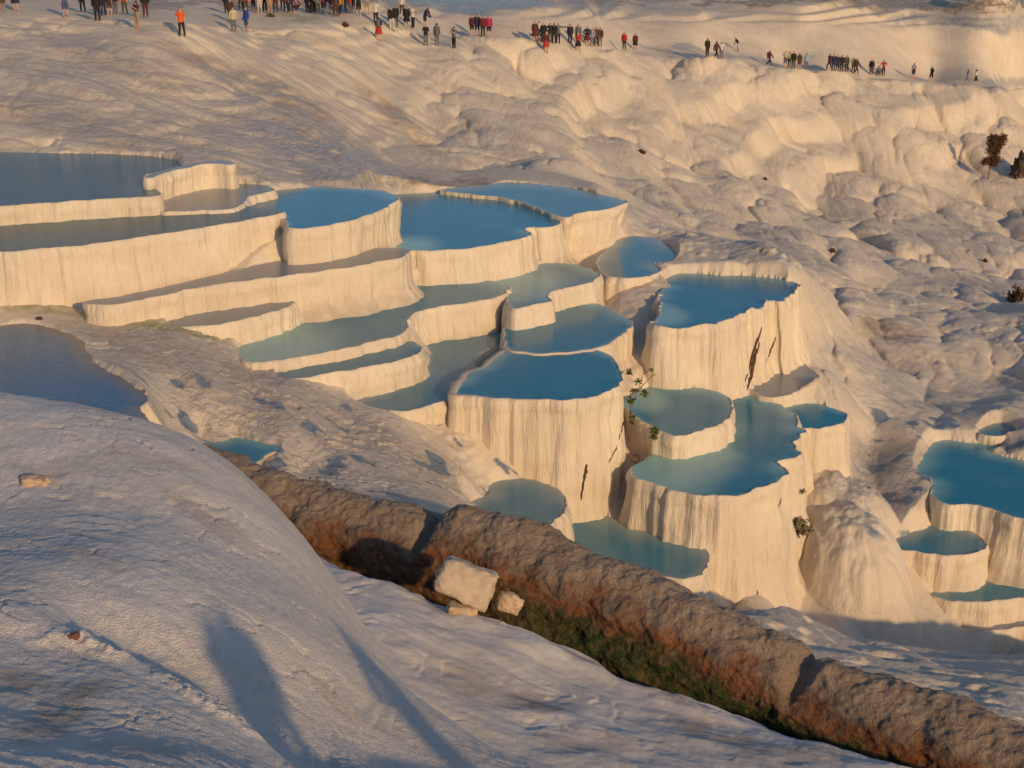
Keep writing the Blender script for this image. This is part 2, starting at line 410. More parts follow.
for p in POOLS:
    P, L = smooth_outline(p['w'], .3 if p.get('far') else .07)
    nr = outward(P, 2); s = np.linspace(0, L, len(P), endpoint=False)
    sd = hash(p['id'][0]) % 5 + int(p['id'][1:]) * 7
    # closed noise along the rim (sampled in world space so it always closes)
    am = .075 + .10 * p.get('spiky', 0)
    w = -np.abs(perlin2(P[:, 0] * 4.3, P[:, 1] * 4.3, sd + 8)) * .05 + fbm2(P[:, 0] * 1.1, P[:, 1] * 1.1, 3, seed=sd) * am * 1.6 - np.abs(perlin2(P[:, 0] * 1.6, P[:, 1] * 1.6, sd + 5)) * am * 1.5
    p['rim_xy'] = P + nr * w[:, None]; p['len'] = L
PD = {p['id']: p for p in POOLS}

# ---------------------------------------------------------------- ground control points
CTRL = []
def Y_(u, v, Y): CTRL.append(at_y(u, v, Y))
def Z_(u, v, z): CTRL.append(at_z(u, v, z))
def B_(u, vr, zr, vb):                      # foot of a wall whose rim is at (u, vr, zr)
    Y = -zr / dep_tan(vr); CTRL.append(at_y(u, vb, Y * .995))
# pool shores that meet rising ground
for pid, idx in (('P1', (0,2,4,6)), ('P3', (3,4)), ('P4', (3,)), ('P5', (2,4,5)), ('P17', (2,4,5)), ('P18', (3,4,5)),
                 ('P22', (1,2,3)), ('P23', (1,3)), ('P13', (1,3,5,7)), ('P14', (1,3,4)), ('P19', (1,3)), ('P20', (1,3)), ('P21', (2,)), ('P26', (1,)), ('P24', (2,)), ('P27',(2,3))):
    p = PD[pid]
    for i in idx: CTRL.append((*at_z(*p['pts'][i], p['z'])[:2], p['z'] + .06))
# feet of the walls
for a in [(0,253,-13.0,306),(90,245,-13.0,306),(190,231,-13.0,290),(292,229,-13.2,258),(-150,262,-13,318)]: B_(*a)
for a in [(456,250,-15.0,281),(531,235,-15.0,267),(590,213,-14.85,270),(473,303,-16.4,330),(500,297,-16.4,325),(570,288,-16.5,303),(600,277,-16.5,311),
          (430,405,-17.6,430),(500,401,-17.38,463),(555,401,-17.38,495),(610,392,-17.38,510),(680,497,-20.2,545),(740,495,-20.2,596),(777,482,-20.2,596),
          (743,314,-17.0,388),(700,328,-17.0,376),(790,297,-17.0,360),(838,426,-20.5,500),(560,517,-20.5,555),(940,557,-24.3,592),(986,508,-23.3,540),(1024,520,-23.3,548),
          (980,602,-25.7,618),(1000,630,-26.6,655),(340,374,-16.75,392),(250,365,-16.4,372)]: B_(*a)
for a in [(-150,90,74),(-150,37,84),(-150,8,95),(0,110,72),(0,60,80),(0,28,86),(0,6,95),(100,100,73),(100,37,84),(100,14,94),(200,140,69),(200,90,78),(180,37,84),(240,30,97),
          (300,150,69),(300,110,78),(300,70,89),(330,18,105),(400,165,75),(400,120,87),(400,70,99),(400,28,108),(430,178,71),(500,150,86),(500,115,97),(500,80,108),(500,43,117),
          (560,150,92),(600,110,114),(620,170,96),(560,45,121),(640,215,76),(640,180,98),(640,140,111),(640,100,121),(625,51,132),(710,60,138),
          (700,240,72),(720,200,101),(720,160,117),(720,110,130),(830,320,66),(810,265,84),(860,245,100),(820,200,122),(800,160,131),(800,115,139),(790,70,145),(855,76,150),
          (870,360,66),(830,345,61),(840,390,57.5),(880,420,58.5),(860,450,56),(870,500,52.0),(922,459,54.2),(914,474,53.0),(927,482,52.3),(932,500,50.9),(895,472,53.4),(880,520,50.6),(900,497,51.6),(860,515,50.5),(870,440,57),
          (950,410,62),(1000,400,64),(950,350,70),(950,300,86),(950,250,110),(950,200,131),(950,140,142),(950,100,149),(930,82,152),(1000,87,158),
          (1040,330,73),(1174,420,63),(1174,340,73),(1174,250,122),(1174,140,148),(1174,95,162),(1174,470,55)]: Y_(*a)
# beyond the crest: path, white bank, flat terraces
for a in [(-150,-3,110),(100,5,103),(330,15,109),(470,34,119),(625,46,139),(710,54,146),(790,64,153),(930,78,162),(1010,84,170),(1174,92,182),
          (350,-2,114),(500,14,125),(600,17,138),(700,20,153),(800,20,160),(900,18,171),(1010,33,172),(1174,38,194),
          (500,4,140),(700,8,166),(900,7,186),(1010,8,205),(1174,8,220),(150,-4,118),(-150,-16,125)]: Y_(*a)
for Yf, zf in ((300, -16), (420, -14), (650, -8)):
    for r in (-.45, -.2, .05, .3, .5): CTRL.append((r * Yf, Yf, zf - max(0, r) * 8))
# stream bed and foreground shelf
for a in [(200,330,-15.7),(60,318,-15.1),(300,365,-16.6),(210,395,-16.2),(300,420,-17.0),(400,425,-17.9),(350,460,-17.8),(430,460,-18.7),(480,478,-19.8),(250,380,-16.3),(310,395,-16.9),
          (150,340,-15.35),(300,470,-17.8),(380,490,-18.0),(440,500,-18.6),(470,480,-19.5),(450,441,-18.75),(475,455,-19.2),(520,482,-20.2),(165,425,-16.3),(622,290,-17.2),(635,310,-17.5),(642,340,-18.1),(640,365,-18.8),(655,384,-19.2),(668,378,-19.3)]: Z_(*a)
for a in [(300,485,38.5),(400,505,36.8),(480,525,35.8),(640,603,37.5),(700,597,40.3),(750,612,40.0),(790,611,40.8),(800,650,34.6),(880,642,39.3),(960,652,39.3),(1024,655,39.3),(1174,690,37.5),(950,690,32.8),(1024,705,31.6),(560,555,35),(720,625,34.5)]: Y_(*a)
for u, z1, z2 in ((660,-22.6,-23.4),(720,-23.6,-24.8),(800,-24.2,-25.4),(880,-24.8,-26.2),(960,-25.0,-27),(1040,-25.2,-27.4),(1174,-25.2,-27.6)):
    x, y, w = ray(u, 620); CTRL.append((x / y * 42.0, 42.0, z1)); CTRL.append((x / y * 44.2, 44.2, z2))
Y_(870, 612, 45.3); Y_(820, 600, 45.5); Y_(905, 600, 47)
CT = np.array(CTRL)
def warp(x, y): return x / y * 2.2, np.log(y / 50.0)
ground_tps = TPS(np.stack(warp(CT[:, 0], CT[:, 1]), -1), CT[:, 2], lam=2e-5)
def ground_base(x, y): return ground_tps(*warp(x, y))

CANAL_TOP = [(100,425,40.4),(200,452,39.2),(255,472,38.4),(300,486,37.6),(345,499,36.9),(415,514,36.0),(432,520,35.7),(455,510,35.3),(500,520,34.6),(560,548,33.5),(620,571,32.6),(700,603,31.4),(750,628,30.7),(800,655,29.9),(830,668,29.4),(900,690,28.5),(960,712,27.6),(1024,737,26.8),(1110,770,25.7),(1200,805,24.7)]
def mix_field(u, v, blobs):
    """union of soft blobs ((u, v, ru, rv, angle) in the traced map)"""
    r = np.zeros_like(u)
    for b in blobs:
        cu, cv, ru, rv = b[:4]; a = math.radians(b[4]) if len(b) > 4 else 0
        du, dv = u - cu, v - cv
        p, q = du * math.cos(a) + dv * math.sin(a), -du * math.sin(a) + dv * math.cos(a)
        r = np.maximum(r, ss(1.25, .55, np.sqrt((p / ru) ** 2 + (q / rv) ** 2)) * (b[5] if len(b) > 5 else 1))
    return r

# ---------------------------------------------------------------- the main ground sheet
def build_ground():
    ys = [27.0]
    while ys[-1] < 235: ys.append(ys[-1] * (1.0016 if ys[-1] < 62 else 1.0013))
    while ys[-1] < 700: ys.append(ys[-1] * 1.02)
    ys = np.array(ys); us = np.arange(-170, 1194, 1.25)
    r = (us - 512) / F / CP * .985
    Y = np.repeat(ys[:, None], len(us), 1); X = Y * r[None]
    H = grid_eval(ground_base, X, Y, 4)
    U, V = to_px(X, Y, H)
    # --- hillside: heaped travertine cushions in falling tiers
    hill = ss(395, 470, U + (V - 60) * .35) * ss(290, 200, V - (U - 640) * .30 * (U > 640)) * ss(1.0, 1.06, Y / (74 + np.clip(U - 500, 0, 300) * .02))
    crest = ss(0, 7, V - np.interp(U, [-200,0,180,240,330,400,470,550,625,710,790,855,930,1000,1200], [4,7,20,24,16,26,38,44,51,60,70,76,82,87,100]))
    near_crest = crest
    hill = hill * crest
    wx = X + 2.4 * fbm2(X / 9, Y / 9, 3, 11); wy = Y + 3.5 * fbm2(X / 9, Y / 9, 3, 12)
    sz = np.interp(Y, [70, 100, 150], [.75, 1.0, 1.25])
    d1 = domes2(wx / 7.0, wy / 12.0, 3); d2 = domes2(wx / 3.0 + 5, wy / 6.0, 4); d3 = domes2(wx / 1.2 + 5, wy / 4.5, 8)
    h1 = hemis(wx / 6.5, wy / 11.0, 3); h2 = hemis(wx / 3.0 + 5, wy / 6.0, 4); h3 = hemis(wx / 1.4 + 5, wy / 3.2, 8)
    drape = 1.7 * h1 + .85 * h2 + .34 * h3 + 1.2 * fbm2(X / 20, Y / 24, 3, 21)
    drape = drape + .07 * np.abs(perlin2(wx / .55, wy / 6, 23))
    # tiers: pull the surface towards steps
    step = 3.1
    t = (H + 1.4 * fbm2(X / 10, Y / 16, 3, 31) + drape * .55) / step
    fr = t - np.floor(t); tier = (np.floor(t) + ss(.45, .95, fr)) * step - t * step
    H = H + hill * (drape * .80 - 1.25 + tier * .50 * ss(-.3, .2, fbm2(X / 14, Y / 20, 2, 33)))
    wx2 = X + 1.2 * fbm2(X / 4, Y / 4, 2, 15)
    right = ss(640, 720, U) * ss(1, .3, hill) * crest * ss(470, 430, V) * ss(235, 262, V - (U - 640) * .12)
    H = H + right * (.75 * hemis(wx2 / 3.6, Y / 6.5, 16) + .35 * hemis(wx2 / 1.5, Y / 2.8, 17) - .5)
    # --- left slope: long low flow lines running down to the right
    lf = ss(470, 380, U + (V - 60) * .35) * ss(205, 185, V) * crest
    ca, sa = math.cos(-.56), math.sin(-.56)
    A_, B__ = X * ca + Y * sa, -X * sa + Y * ca
    flow = .50 * fbm2(A_ / 10, B__ / 2.4, 4, 41) + .42 * (billow2(A_ / 9 + .5 * fbm2(X / 5, Y / 5, 2, 5), B__ / 5.5, 2, 42) - .5)
    mk = ss(-.25, .35, fbm2(X / 9, Y / 9, 2, 43))
    tf = (H + flow * 1.3 + .5 * fbm2(A_ / 6, B__ / 3, 3, 46)) / .8; ff = tf - np.floor(tf)
    H = H + lf * (flow * .95 + ((np.floor(tf) + ss(.55, 1, ff)) - tf) * .8 * .38 * mk)
    # --- stream bed on the left and grey shelves on the right: many little rimmed steps
    bed = np.maximum(ss(300, 330, V) * ss(560, 500, U) * ss(540, 480, V), 0) * ss(36.5, 38.5, Y)
    shelf = ss(590, 650, U) * ss(195, 225, V) * ss(640, 600, V) * (1 - hill)
    q = fbm2(X / 2.6, Y / 2.6, 5, 51); q2 = fbm2(X / .8, Y / .9, 3, 52)
    ba = -.5; BA, BB = X * math.cos(ba) + Y * math.sin(ba), -X * math.sin(ba) + Y * math.cos(ba)
    q3 = fbm2(BA / 3.8, BB / .8, 4, 57)
    mk = ss(-.15, .3, fbm2(X / 2.4, Y / 3.0, 3, 53))
    tb = (H + .9 * q + .5 * q3 + .12 * q2) / .30; fb = tb - np.floor(tb)
    micro = ((np.floor(tb) + ss(.72, 1, fb)) - tb) * .30 * mk
    H = H + bed * (.08 * q + .09 * q3 + .012 * q2 + micro * .40)
    ts = (H + 1.0 * q + .16 * q2 + .5 * domes2(wx / 3.2, wy / 4.2, 14)) / .55; fs = ts - np.floor(ts)
    sa_ = ss(440, 380, V) * .6 + .25
    sa_ = sa_ * (1 - .6 * right)
    H = H + shelf * sa_ * (.50 * q + .07 * q2 + .45 * domes2(wx / 3.0, wy / 4.0, 14) - .25 + ((np.floor(ts) + ss(.6, 1, fs)) - ts) * .55 * .6 * ss(-.2, .3, fbm2(X / 4, Y / 5, 3, 54)))
    # --- far terraces behind the path
    far = ss(0, 8, np.interp(U, [-200,0,330,470,625,790,930,1200], [-2,4,10,30,44,62,76,90]) - V)
    tt = (H + .35 * fbm2(X / 18, Y / 30, 3, 61)) / .7; ft = tt - np.floor(tt)
    H = H + far * (((np.floor(tt) + ss(.4, .9, ft)) - tt) * .7 * .95 * ss(24, 15, V - (U - 700) * .02) + .16 * fbm2(X / 9, Y / 5, 4, 62))
    # --- shelf between the canal wall and the pools
    shf = ss(43, 40.5, Y) * ss(460, 560, U)
    sn = fbm2(X / 2.2 + Y / 5, Y / 1.1, 4, 71)
    tq = (H + .5 * sn) / .38; fq = tq - np.floor(tq)
    H = H + shf * (.24 * sn + .012 * fbm2(X / .3, Y / .3, 3, 72) + ((np.floor(tq) + ss(.45, 1, fq)) - tq) * .38 * .45)
    # --- snow-like dome at the foot of the turquoise pool
    for (u0, v0, Y0, kx, ky) in ((852, 512, 47.9, 1.75, 2.7), (818, 560, 47.2, 1.0, 1.3), (846, 486, 50.4, 2.0, 2.8), (826, 505, 49.4, 1.5, 2.2), (824, 470, 51.0, 1.4, 2.2), (875, 575, 46.6, 1.0, 1.6)):
        x0, y0, z0 = at_y(u0, v0, Y0)
        rr = ((X - x0) / kx) ** 2 + ((Y - Y0) / ky) ** 2
        prof = z0 - 1.15 * rr ** 1.35 + .22 * fbm2(X * 1.6, Y * 1.1, 3, 81) * (rr < 4)
        H = np.where(rr < 5, np.maximum(H, np.maximum(prof, -27)), H)
    H = H + .03 * fbm2(X / .35, Y / .45, 3, 91) * ss(120, 70, Y)
    RT = np.array([at_y(*a) for a in CANAL_TOP])
    yr = np.interp(X, RT[:, 0], RT[:, 1])
    front = ss(-.1, -.9, Y - yr)
    H = H * (1 - front) + front * np.minimum(H, -21.0)
    H = np.where((Y - yr < 2.2), np.minimum(H, np.interp(X, RT[:, 0], RT[:, 2]) - .85 + .15 * fbm2(X, Y, 2, 3) + 4 * ss(.7, 2.2, Y - yr) + 8 * ss(RT[2, 0], RT[0, 0], X)), H)
    # --- carve under the pools
    for p in POOLS:
        P = p['rim_xy']; x0, y0 = P.min(0) - 1.6; x1, y1 = P.max(0) + 1.6
        ri = np.where((ys > y0) & (ys < y1))[0]
        if len(ri) == 0: continue
        sub = slice(ri[0], ri[-1] + 1)
        cm = ((X[sub] > x0) & (X[sub] < x1)).any(0); ci = np.where(cm)[0]
        if len(ci) == 0: continue
        sc = slice(ci[0], ci[-1] + 1)
        d, ins = poly_dist(X[sub, sc], Y[sub, sc], P[::2])
        lim = p['z'] - .30 - 1.2 * ss(0, 1.0, d)
        h = H[sub, sc]
        if p['id'] in ('P13', 'P14'): lim = p['z'] - .02 - .5 * ss(0, .6, d)
        beach = p['z'] + .05 + (.35 if p['id'] in ('P13', 'P14') else .7) * d + 1.6 * d * d
        h = np.where(~ins & (d < 1.5) & (h > p['z']), np.minimum(h, beach), h)
        if p['id'] == 'P13': h = np.where(~ins & (d < .5), np.maximum(h, p['z'] + .03 - 2.4 * d), h)
        H[sub, sc] = np.where(ins, np.minimum(h, lim), h)
    U, V = to_px(X, Y, np.clip(H, -60, 50))
    V0 = np.stack([X, Y, H], -1).reshape(-1, 3)
    me = mesh_np('ground', V0, grid_faces(len(ys), len(us)))
    n1 = fbm2(X / 5, Y / 5, 4, 101); n2 = fbm2(X / 1.3, Y / 1.3, 3, 102)
    Uw, Vw = U + 26 * n1 + 10 * n2, V + 14 * n1 + 6 * n2
    brown = mix_field(Uw, Vw, [(345,155,85,14,28,.9),(390,180,60,10,5,1),(450,184,60,6,0,.8),(300,110,80,18,35,.7),(240,80,90,14,25,.6),(120,65,90,12,20,.5),(60,120,90,16,15,.4),(400,120,60,10,40,.5),(800,165,10,8,0,.3),(885,330,40,12,15,.8),
                               (230,385,150,22,25,.5),(380,440,110,18,25,.4),(150,350,60,12,15,.6),(240,450,40,14,0,.8),(900,455,40,18,0,.35),(780,250,60,8,15,.35),(620,280,25,6,0,.5),(200,3,80,6,0,1.),(660,372,40,8,0,.4),
                               (940,6,110,5,0,1.),(590,2,60,4,0,.5),(560,0,500,3.5,0,1),(950,5,110,7,0,1),(175,3,60,7,0,1)])
    grey = mix_field(Uw, Vw, [(760,250,130,18,12,.45),(900,270,100,14,12,.3),(880,480,60,45,0,.8),(940,415,90,20,0,.35),(870,380,70,40,20,.5),(640,215,60,20,10,.5),
                              (300,430,190,55,22,.8),(200,370,150,40,22,.7),(150,100,270,60,15,.55),(330,160,100,28,25,.9),(290,180,70,14,0,.7),(960,640,100,40,0,.4),(1000,640,60,30,0,.5),
                              (480,5,110,8,0,.9),(620,8,90,5,0,.5),(980,20,70,8,0,.9),(710,50,60,4,0,.3),(820,640,220,40,20,.35),(660,545,50,14,0,.5)])
    moss = mix_field(Uw, Vw, [(60,312,90,6,6,.9),(180,327,90,8,8,.9),(350,22,50,5,0,.6),(470,3,90,6,0,.8),(300,17,20,3,0,.9),(380,470,40,6,25,.3),(800,3,80,3,0,.5)])
    for nm, a in (('brown', brown), ('grey', grey), ('moss', moss), ('wet', np.clip(grey * .8 + brown * .5, 0, 1)), ('drape', np.maximum(hill, far * .6 * (Y < 190)))): set_attr(me, nm, a)
    pn = fbm2(BA / 1.5, BB / .9, 3, 58)
    pud = np.maximum(bed * ss(.27, .32, pn) * ss(330, 400, V), shelf * ss(.14, .24, pn) * ss(380, 420, V) * ss(862, 872, U) * ss(545, 530, V))
    pud = np.maximum(pud, mix_field(Uw, Vw, [(705, 53, 70, 4, 4, .4), (1010, 83, 45, 5, 0, .5), (950, 24, 85, 6, 4, .45), (480, 5, 90, 5, 3, .4)]) * (V < 95))
    set_attr(me, 'puddle', pud)
    o = struct(link('ground', me, M_TRAV))
    return o, V0, grid_faces(len(ys), len(us))
GROUND, GV, GF = build_ground()
# ---------------------------------------------------------------- basins
WM = dict(deep=M_WDEEP, pale=M_WPALE, ripple=M_WRIPPLE, film=M_WFILM, brown=M_WBROWN)
POOL_OBJ = {}
def build_pool(p):
    P = p['rim_xy']; n = len(P); z = p['z']; zb = p['zb'] - .5
    sd = int(p['id'][1:]) * 13 + dict(L=5, F=9).get(p['id'][0], 0)
    n1 = outward(P, 1); n5 = outward(P, 5); n12 = outward(P, max(3, min(12, n // 8)))
    rim = p.get('rim', 1)
    cx, cy = P.mean(0)
    hgt = z - zb
    rings = []
    lipw = (.035 + .06 * fbm2(P[:, 0] / .6, P[:, 1] / .6, 2, sd) ) * rim + .02 - (0 if rim else .22) + p.get('lip', 0) * np.clip(-n12[:, 0], 0, 1)
    rimh = (.045 + .03 * perlin2(P[:, 0] * 1.3, P[:, 1] * 1.3, sd + 1)) * rim + (.0 if rim else -.05)
    if p.get('spiky'):
        rimh = rimh + .10 * p['spiky'] * np.clip(perlin2(P[:, 0] * 1.1, P[:, 1] * 1.1, sd + 9), 0, 1)
    rimh = rimh * p.get('rimk', 1)
    if p['id'] == 'P18':
        for (uu, vv, hh, ww) in ((770, 304, .38, .30), (796, 291, .30, .5), (752, 311, .14, .2)):
            qx, qy, _ = at_z(uu, vv, z); rimh = rimh + hh * np.clip(1 - np.hypot(P[:, 0] - qx, P[:, 1] - qy) / ww, 0, 1)
    rimh = rimh * (1 - .98 * ss(.05, .4, n12[:, 1])) - .03 * ss(.05, .4, n12[:, 1])
    # inner side
    rings.append((P - n1 * .12, np.full(n, z - .45)))
    rings.append((P - n1 * .03, np.full(n, z - .08)))
    rings.append((P + n1 * .01, z + rimh * .7))
    rings.append((P + n1 * (lipw * .5)[:, None], z + rimh))
    rings.append((P + n1 * lipw[:, None], z + rimh * .5))
    K = max(6, int(hgt / (.3 if p.get('far') else .085)))
    flare = p.get('flare', .15)
    base = P + n1 * lipw[:, None]
    for k in range(1, K + 1):
        f = k / K; dz = hgt * f
        b = base * (1 - min(1, f * 3)) + (P + n5 * lipw[:, None]) * min(1, f * 3)
        zz = z + rimh * .5 * (1 - f) - dz
        # bulged drapery: big lobes, flutes and fine ribs that live in world space and fade in below the lip
        bx, by = b[:, 0], b[:, 1]
        fade = min(1, dz / .35)
        lob = .28 * fbm3(bx / 1.3, by / 1.3, zz / 2.6, 2, sd) * min(1, hgt / 1.5)
        rb = np.abs(perlin3(bx / .55 + 4, by / .55, zz / 3.0, sd + 2))
        flu = (.075 * np.sqrt(rb + .01) - .03)
        rb2 = np.abs(perlin3(bx / .2 + 4, by / .2, zz / 2.0, sd + 4)); fin = .022 * rb2
        apron = .85 * (max(0, f - .62) / .38) ** 1.8 * (0 if flare < 0 else 1)
        # hanging curtain tiers
        tier = .09 * perlin3(bx / .9, by / .9, zz / .7, sd + 6)
        off = (lob + flu + fin + tier) * fade + .05 * math.sin(min(1, dz / .5) * math.pi) + flare * dz + apron * (.5 if flare < .05 else 1) * min(1, hgt / 3)
        if not rim: off = off * 0 - .25 * f
        rings.append((b + n12 * off[:, None], zz))
    V = np.concatenate([np.column_stack([a, h]) for a, h in rings])
    Fq = grid_faces(len(rings), n, wrap=True)[:, ::-1]
    area = .5 * np.sum(P[:, 0] * np.roll(P[:, 1], -1) - np.roll(P[:, 0], -1) * P[:, 1])
    if area < 0: Fq = Fq[:, ::-1]
    root_loc = Vector((cx, cy, z - hgt + .5))
    V = V - np.array(root_loc)
    me = mesh_np('rim_wall', V, Fq)
    zr = V[:, 2] + root_loc.z
    stn = np.zeros(len(V))
    for nm in ('brown', 'grey', 'moss', 'wet'):
        if nm == 'grey': a = .55 * ss(z - .25, z + .0, zr) * (zr < z + .2) * 0
        elif nm == 'brown': a = .35 * ss(p['zb'] + .5, p['zb'], zr)
        elif nm == 'wet': a = ss(z - .6, z, zr) * .5
        else: a = stn
        set_attr(me, nm, a)
    root = empty('travertine_pool', root_loc)
    tag(root, p['label'], 'pool', 'terraced travertine pools stepping down the slope')
    wall = link('rim_wall', me, M_TRAV, root)
    # water surface
    st = .35 if p.get('far') else .10
    x0, y0 = P.min(0) - .2; x1, y1 = P.max(0) + .2
    gx = np.arange(x0, x1, st); gy = np.arange(y0, y1, st)
    X, Y = np.meshgrid(gx, gy); d, ins, NX, NY = poly_dist(X, Y, P, True)
    keep_v = ins
    out_ = ~ins; X = np.where(out_, NX, X); Y = np.where(out_, NY, Y)
    q = grid_faces(*X.shape)
    kv = keep_v.ravel(); q = q[kv[q].any(1)]
    if not rim: pass
    used = np.unique(q); remap = -np.ones(X.size, int); remap[used] = np.arange(len(used))
    Xf, Yf, df = X.ravel()[used], Y.ravel()[used], (d * ins).ravel()[used]
    Wv = np.column_stack([Xf, Yf, np.full(len(used), z)]) - np.array(root_loc)
    mw = mesh_np('water', Wv, remap[q])
    nrm_o = outward(P, 4); bk = P[nrm_o[:, 1] > .25]
    if len(bk) > 3:
        db = np.full(len(Xf), 1e9)
        for bx_, by_ in bk[::3]: db = np.minimum(db, (Xf - bx_) ** 2 + (Yf - by_) ** 2)
        db = np.sqrt(db)
    else: db = df * 3
    dep = ss(-.25, 1, db / (p['wd'] * 1.15)) ** .8 * ss(-.35, .5, df / (p['wd'] * .5))
    for (u, v, rpx) in p.get('sh', []):
        wx, wy, _ = at_z(u, v, z); rad = rpx / F * math.hypot(wy, z)
        rr = np.sqrt(((Xf - wx) / rad) ** 2 + ((Yf - wy) / (rad * 1.6)) ** 2) + .12 * fbm2(Xf / 1.5, Yf / 1.5, 3, sd)
        dep = dep * ss(.35, 1.25, rr)
    dep = np.clip(dep + .03 * fbm2(Xf / 1.2, Yf / 1.2, 3, sd + 3), 0, 1)
    set_attr(mw, 'depth', dep)
    link('water', mw, WM[p['water']], root)
    POOL_OBJ[p['id']] = (root, wall, V + np.array(root_loc), Fq)
for p in POOLS: build_pool(p)
# ---------------------------------------------------------------- foreground mound and bank
def sheet(name, ctrl, ys, us, disp, mat, lam=1e-3, stains=None):
    C_ = np.array(ctrl); f = TPS(C_[:, :2] / 10, C_[:, 2], lam=lam)
    r = (us - 512) / F / CP
    Y = np.repeat(ys[:, None], len(us), 1); X = np.maximum(Y, 4.0) * r[None]
    H = grid_eval(lambda a, b: f(a / 10, b / 10), X, Y, 10)
    if name == 'bank':
        for _ in range(3):
            X = Y * r[None]; ye = np.interp(X, EX[:, 0], EX[:, 1])
            t_ = np.linspace(0, 1, len(ys))[:, None]; Y = 12 + (ye + 3.0 - 12) * (1 - (1 - t_) ** 1.15)
        X = Y * r[None]; H = grid_eval(lambda a, b: f(a / 10, b / 10), X, Y, 10)
    U, V = to_px(X, np.maximum(Y, 3), H)
    H = disp(X, Y, H, U, V)
    P = np.stack([X, Y, H], -1).reshape(-1, 3)
    Fq = grid_faces(len(ys), len(us)); me = mesh_np(name, P, Fq)
    st = stains(X, Y, U, V) if stains else {}
    for nm in ('brown', 'grey', 'moss', 'wet', 'algae'): set_attr(me, nm, st.get(nm, np.zeros(X.size)))
    o = struct(link(name, me, mat)); return o, P, Fq

mc = []
crest = [(-150,392,22),(0,398,22),(100,411,21.5),(150,421,21),(200,441,20.5),(260,492,19.5),(300,542,18.3),(340,612,16.8),(400,684,15.3),(480,742,14),(535,772,13.2)]
for a in crest:
    x, y, z = at_y(*a); mc.append((x, y, z)); n = Vector((x + 6, y, 0)).normalized()
    mc += [(x * 1.0 + .3, y + 2.2, z - 2.0), (x + .8, y + 4.5, z - 4.8), (x + 1.5, y + 8, z - 8.5)]
for a in [(0,480,17.5),(100,500,17),(180,520,16.6),(0,560,13.8),(100,600,12.8),(200,600,13.6),(280,620,14.2),(0,680,10.5),(100,700,10.3),(200,700,10.8),(300,720,12),(400,760,12.6),(0,768,8.4),(200,768,9),(300,768,10.3),(-150,600,12.5),(-150,768,8),(-150,480,17)]:
    mc.append(at_y(*a))
mc += [(0,0,-5.4),(-5,2,-5.2),(-9,-8,-6.5),(-3,5,-5.4),(3,3,-6.8),(6,0,-8.8),(10,-6,-11),(8,6,-11.5),(4,9,-9.0),(9,14,-16),(0,-9,-7.5),(0,4,-5.7),(6,-9,-10.5),(5,20,-17.5),(0,24,-17.8)]
ys1 = np.concatenate([np.arange(-12, 5, .25), np.geomspace(5, 31, 720)])
def disp_mound(X, Y, H, U, V):
    big = fbm2(X / 3.5, Y / 3.5, 3, 201) * .16
    # crusty lines of erosion running down to the right
    a = -.75; A_ = X * math.cos(a) + Y * math.sin(a); B_ = -X * math.sin(a) + Y * math.cos(a)
    lines = fbm2(A_ / 1.8, B_ / .40, 4, 203) * .032
    t = (H + .25 * fbm2(X / 1.5, Y / 1.5, 4, 204)) / .11; fr = t - np.floor(t)
    mic = ((np.floor(t) + ss(.75, 1, fr)) - t) * .11 * .30 * ss(-.1, .4, fbm2(X / 1.1, Y / 1.1, 2, 208))
    fine = .013 * fbm2(X / .10, Y / .10, 3, 205) - .03 * ss(.06, .0, np.abs(fbm2(X / .8, Y / .6, 3, 231))) * ss(.0, .3, fbm2(X / 1.4, Y / 1.4, 2, 232)) + .016 * np.clip(fbm2(X / .22, Y / .22, 3, 206), 0, 1)
    k = ss(3, 6, Y)
    # small lower terrace in the near left corner, with a rubbly lip
    line = np.interp(U, [-200, 0, 80, 150, 230, 330, 420], [600, 622, 632, 662, 705, 790, 900])
    lip = ss(-6, 12, V - line)
    sc_ = Y / 12
    H = H - .10 * lip * ss(800, 640, V) + .06 * np.exp(-((V - line) / 9) ** 2) * (1 + 1.3 * np.clip(fbm2(X / .12, Y / .12, 3, 207), -.3, 1)) * ss(-.3, .3, fbm2(X / .9, Y / .9, 2, 209)) - .22 * np.exp(-((V - line + 26) / 20) ** 2) * ss(20, 110, U)
    H = np.minimum(H, -6.5 - .45 * np.clip(X - 6, 0, 60) + 50 * (X < 6))
    return H + k * (big + lines + mic + fine)
def st_mound(X, Y, U, V):
    n = fbm2(X / .9, Y / .9, 4, 211); Uw = U + 30 * n; Vw = V + 22 * n
    br = mix_field(Uw, Vw, [(60,705,55,22,-35,.85),(20,675,30,14,0,.5),(48,480,26,8,0,.5),(95,535,30,4,10,.4),(90,560,40,10,10,.25),(130,745,60,10,0,.3),(210,520,60,10,30,.3),(330,690,40,10,40,.25),(150,460,50,8,10,.3)])
    gr = mix_field(Uw, Vw, [(60,700,70,30,-35,.6),(60,470,60,12,0,.4),(40,520,60,20,0,.25)])
    return dict(brown=br, grey=gr, wet=br * 0)
MOUND = sheet('mound', mc, ys1, np.concatenate([np.arange(-200, 700, 1.5), np.arange(700, 1900, 12)]), disp_mound, M_NEAR, stains=st_mound)

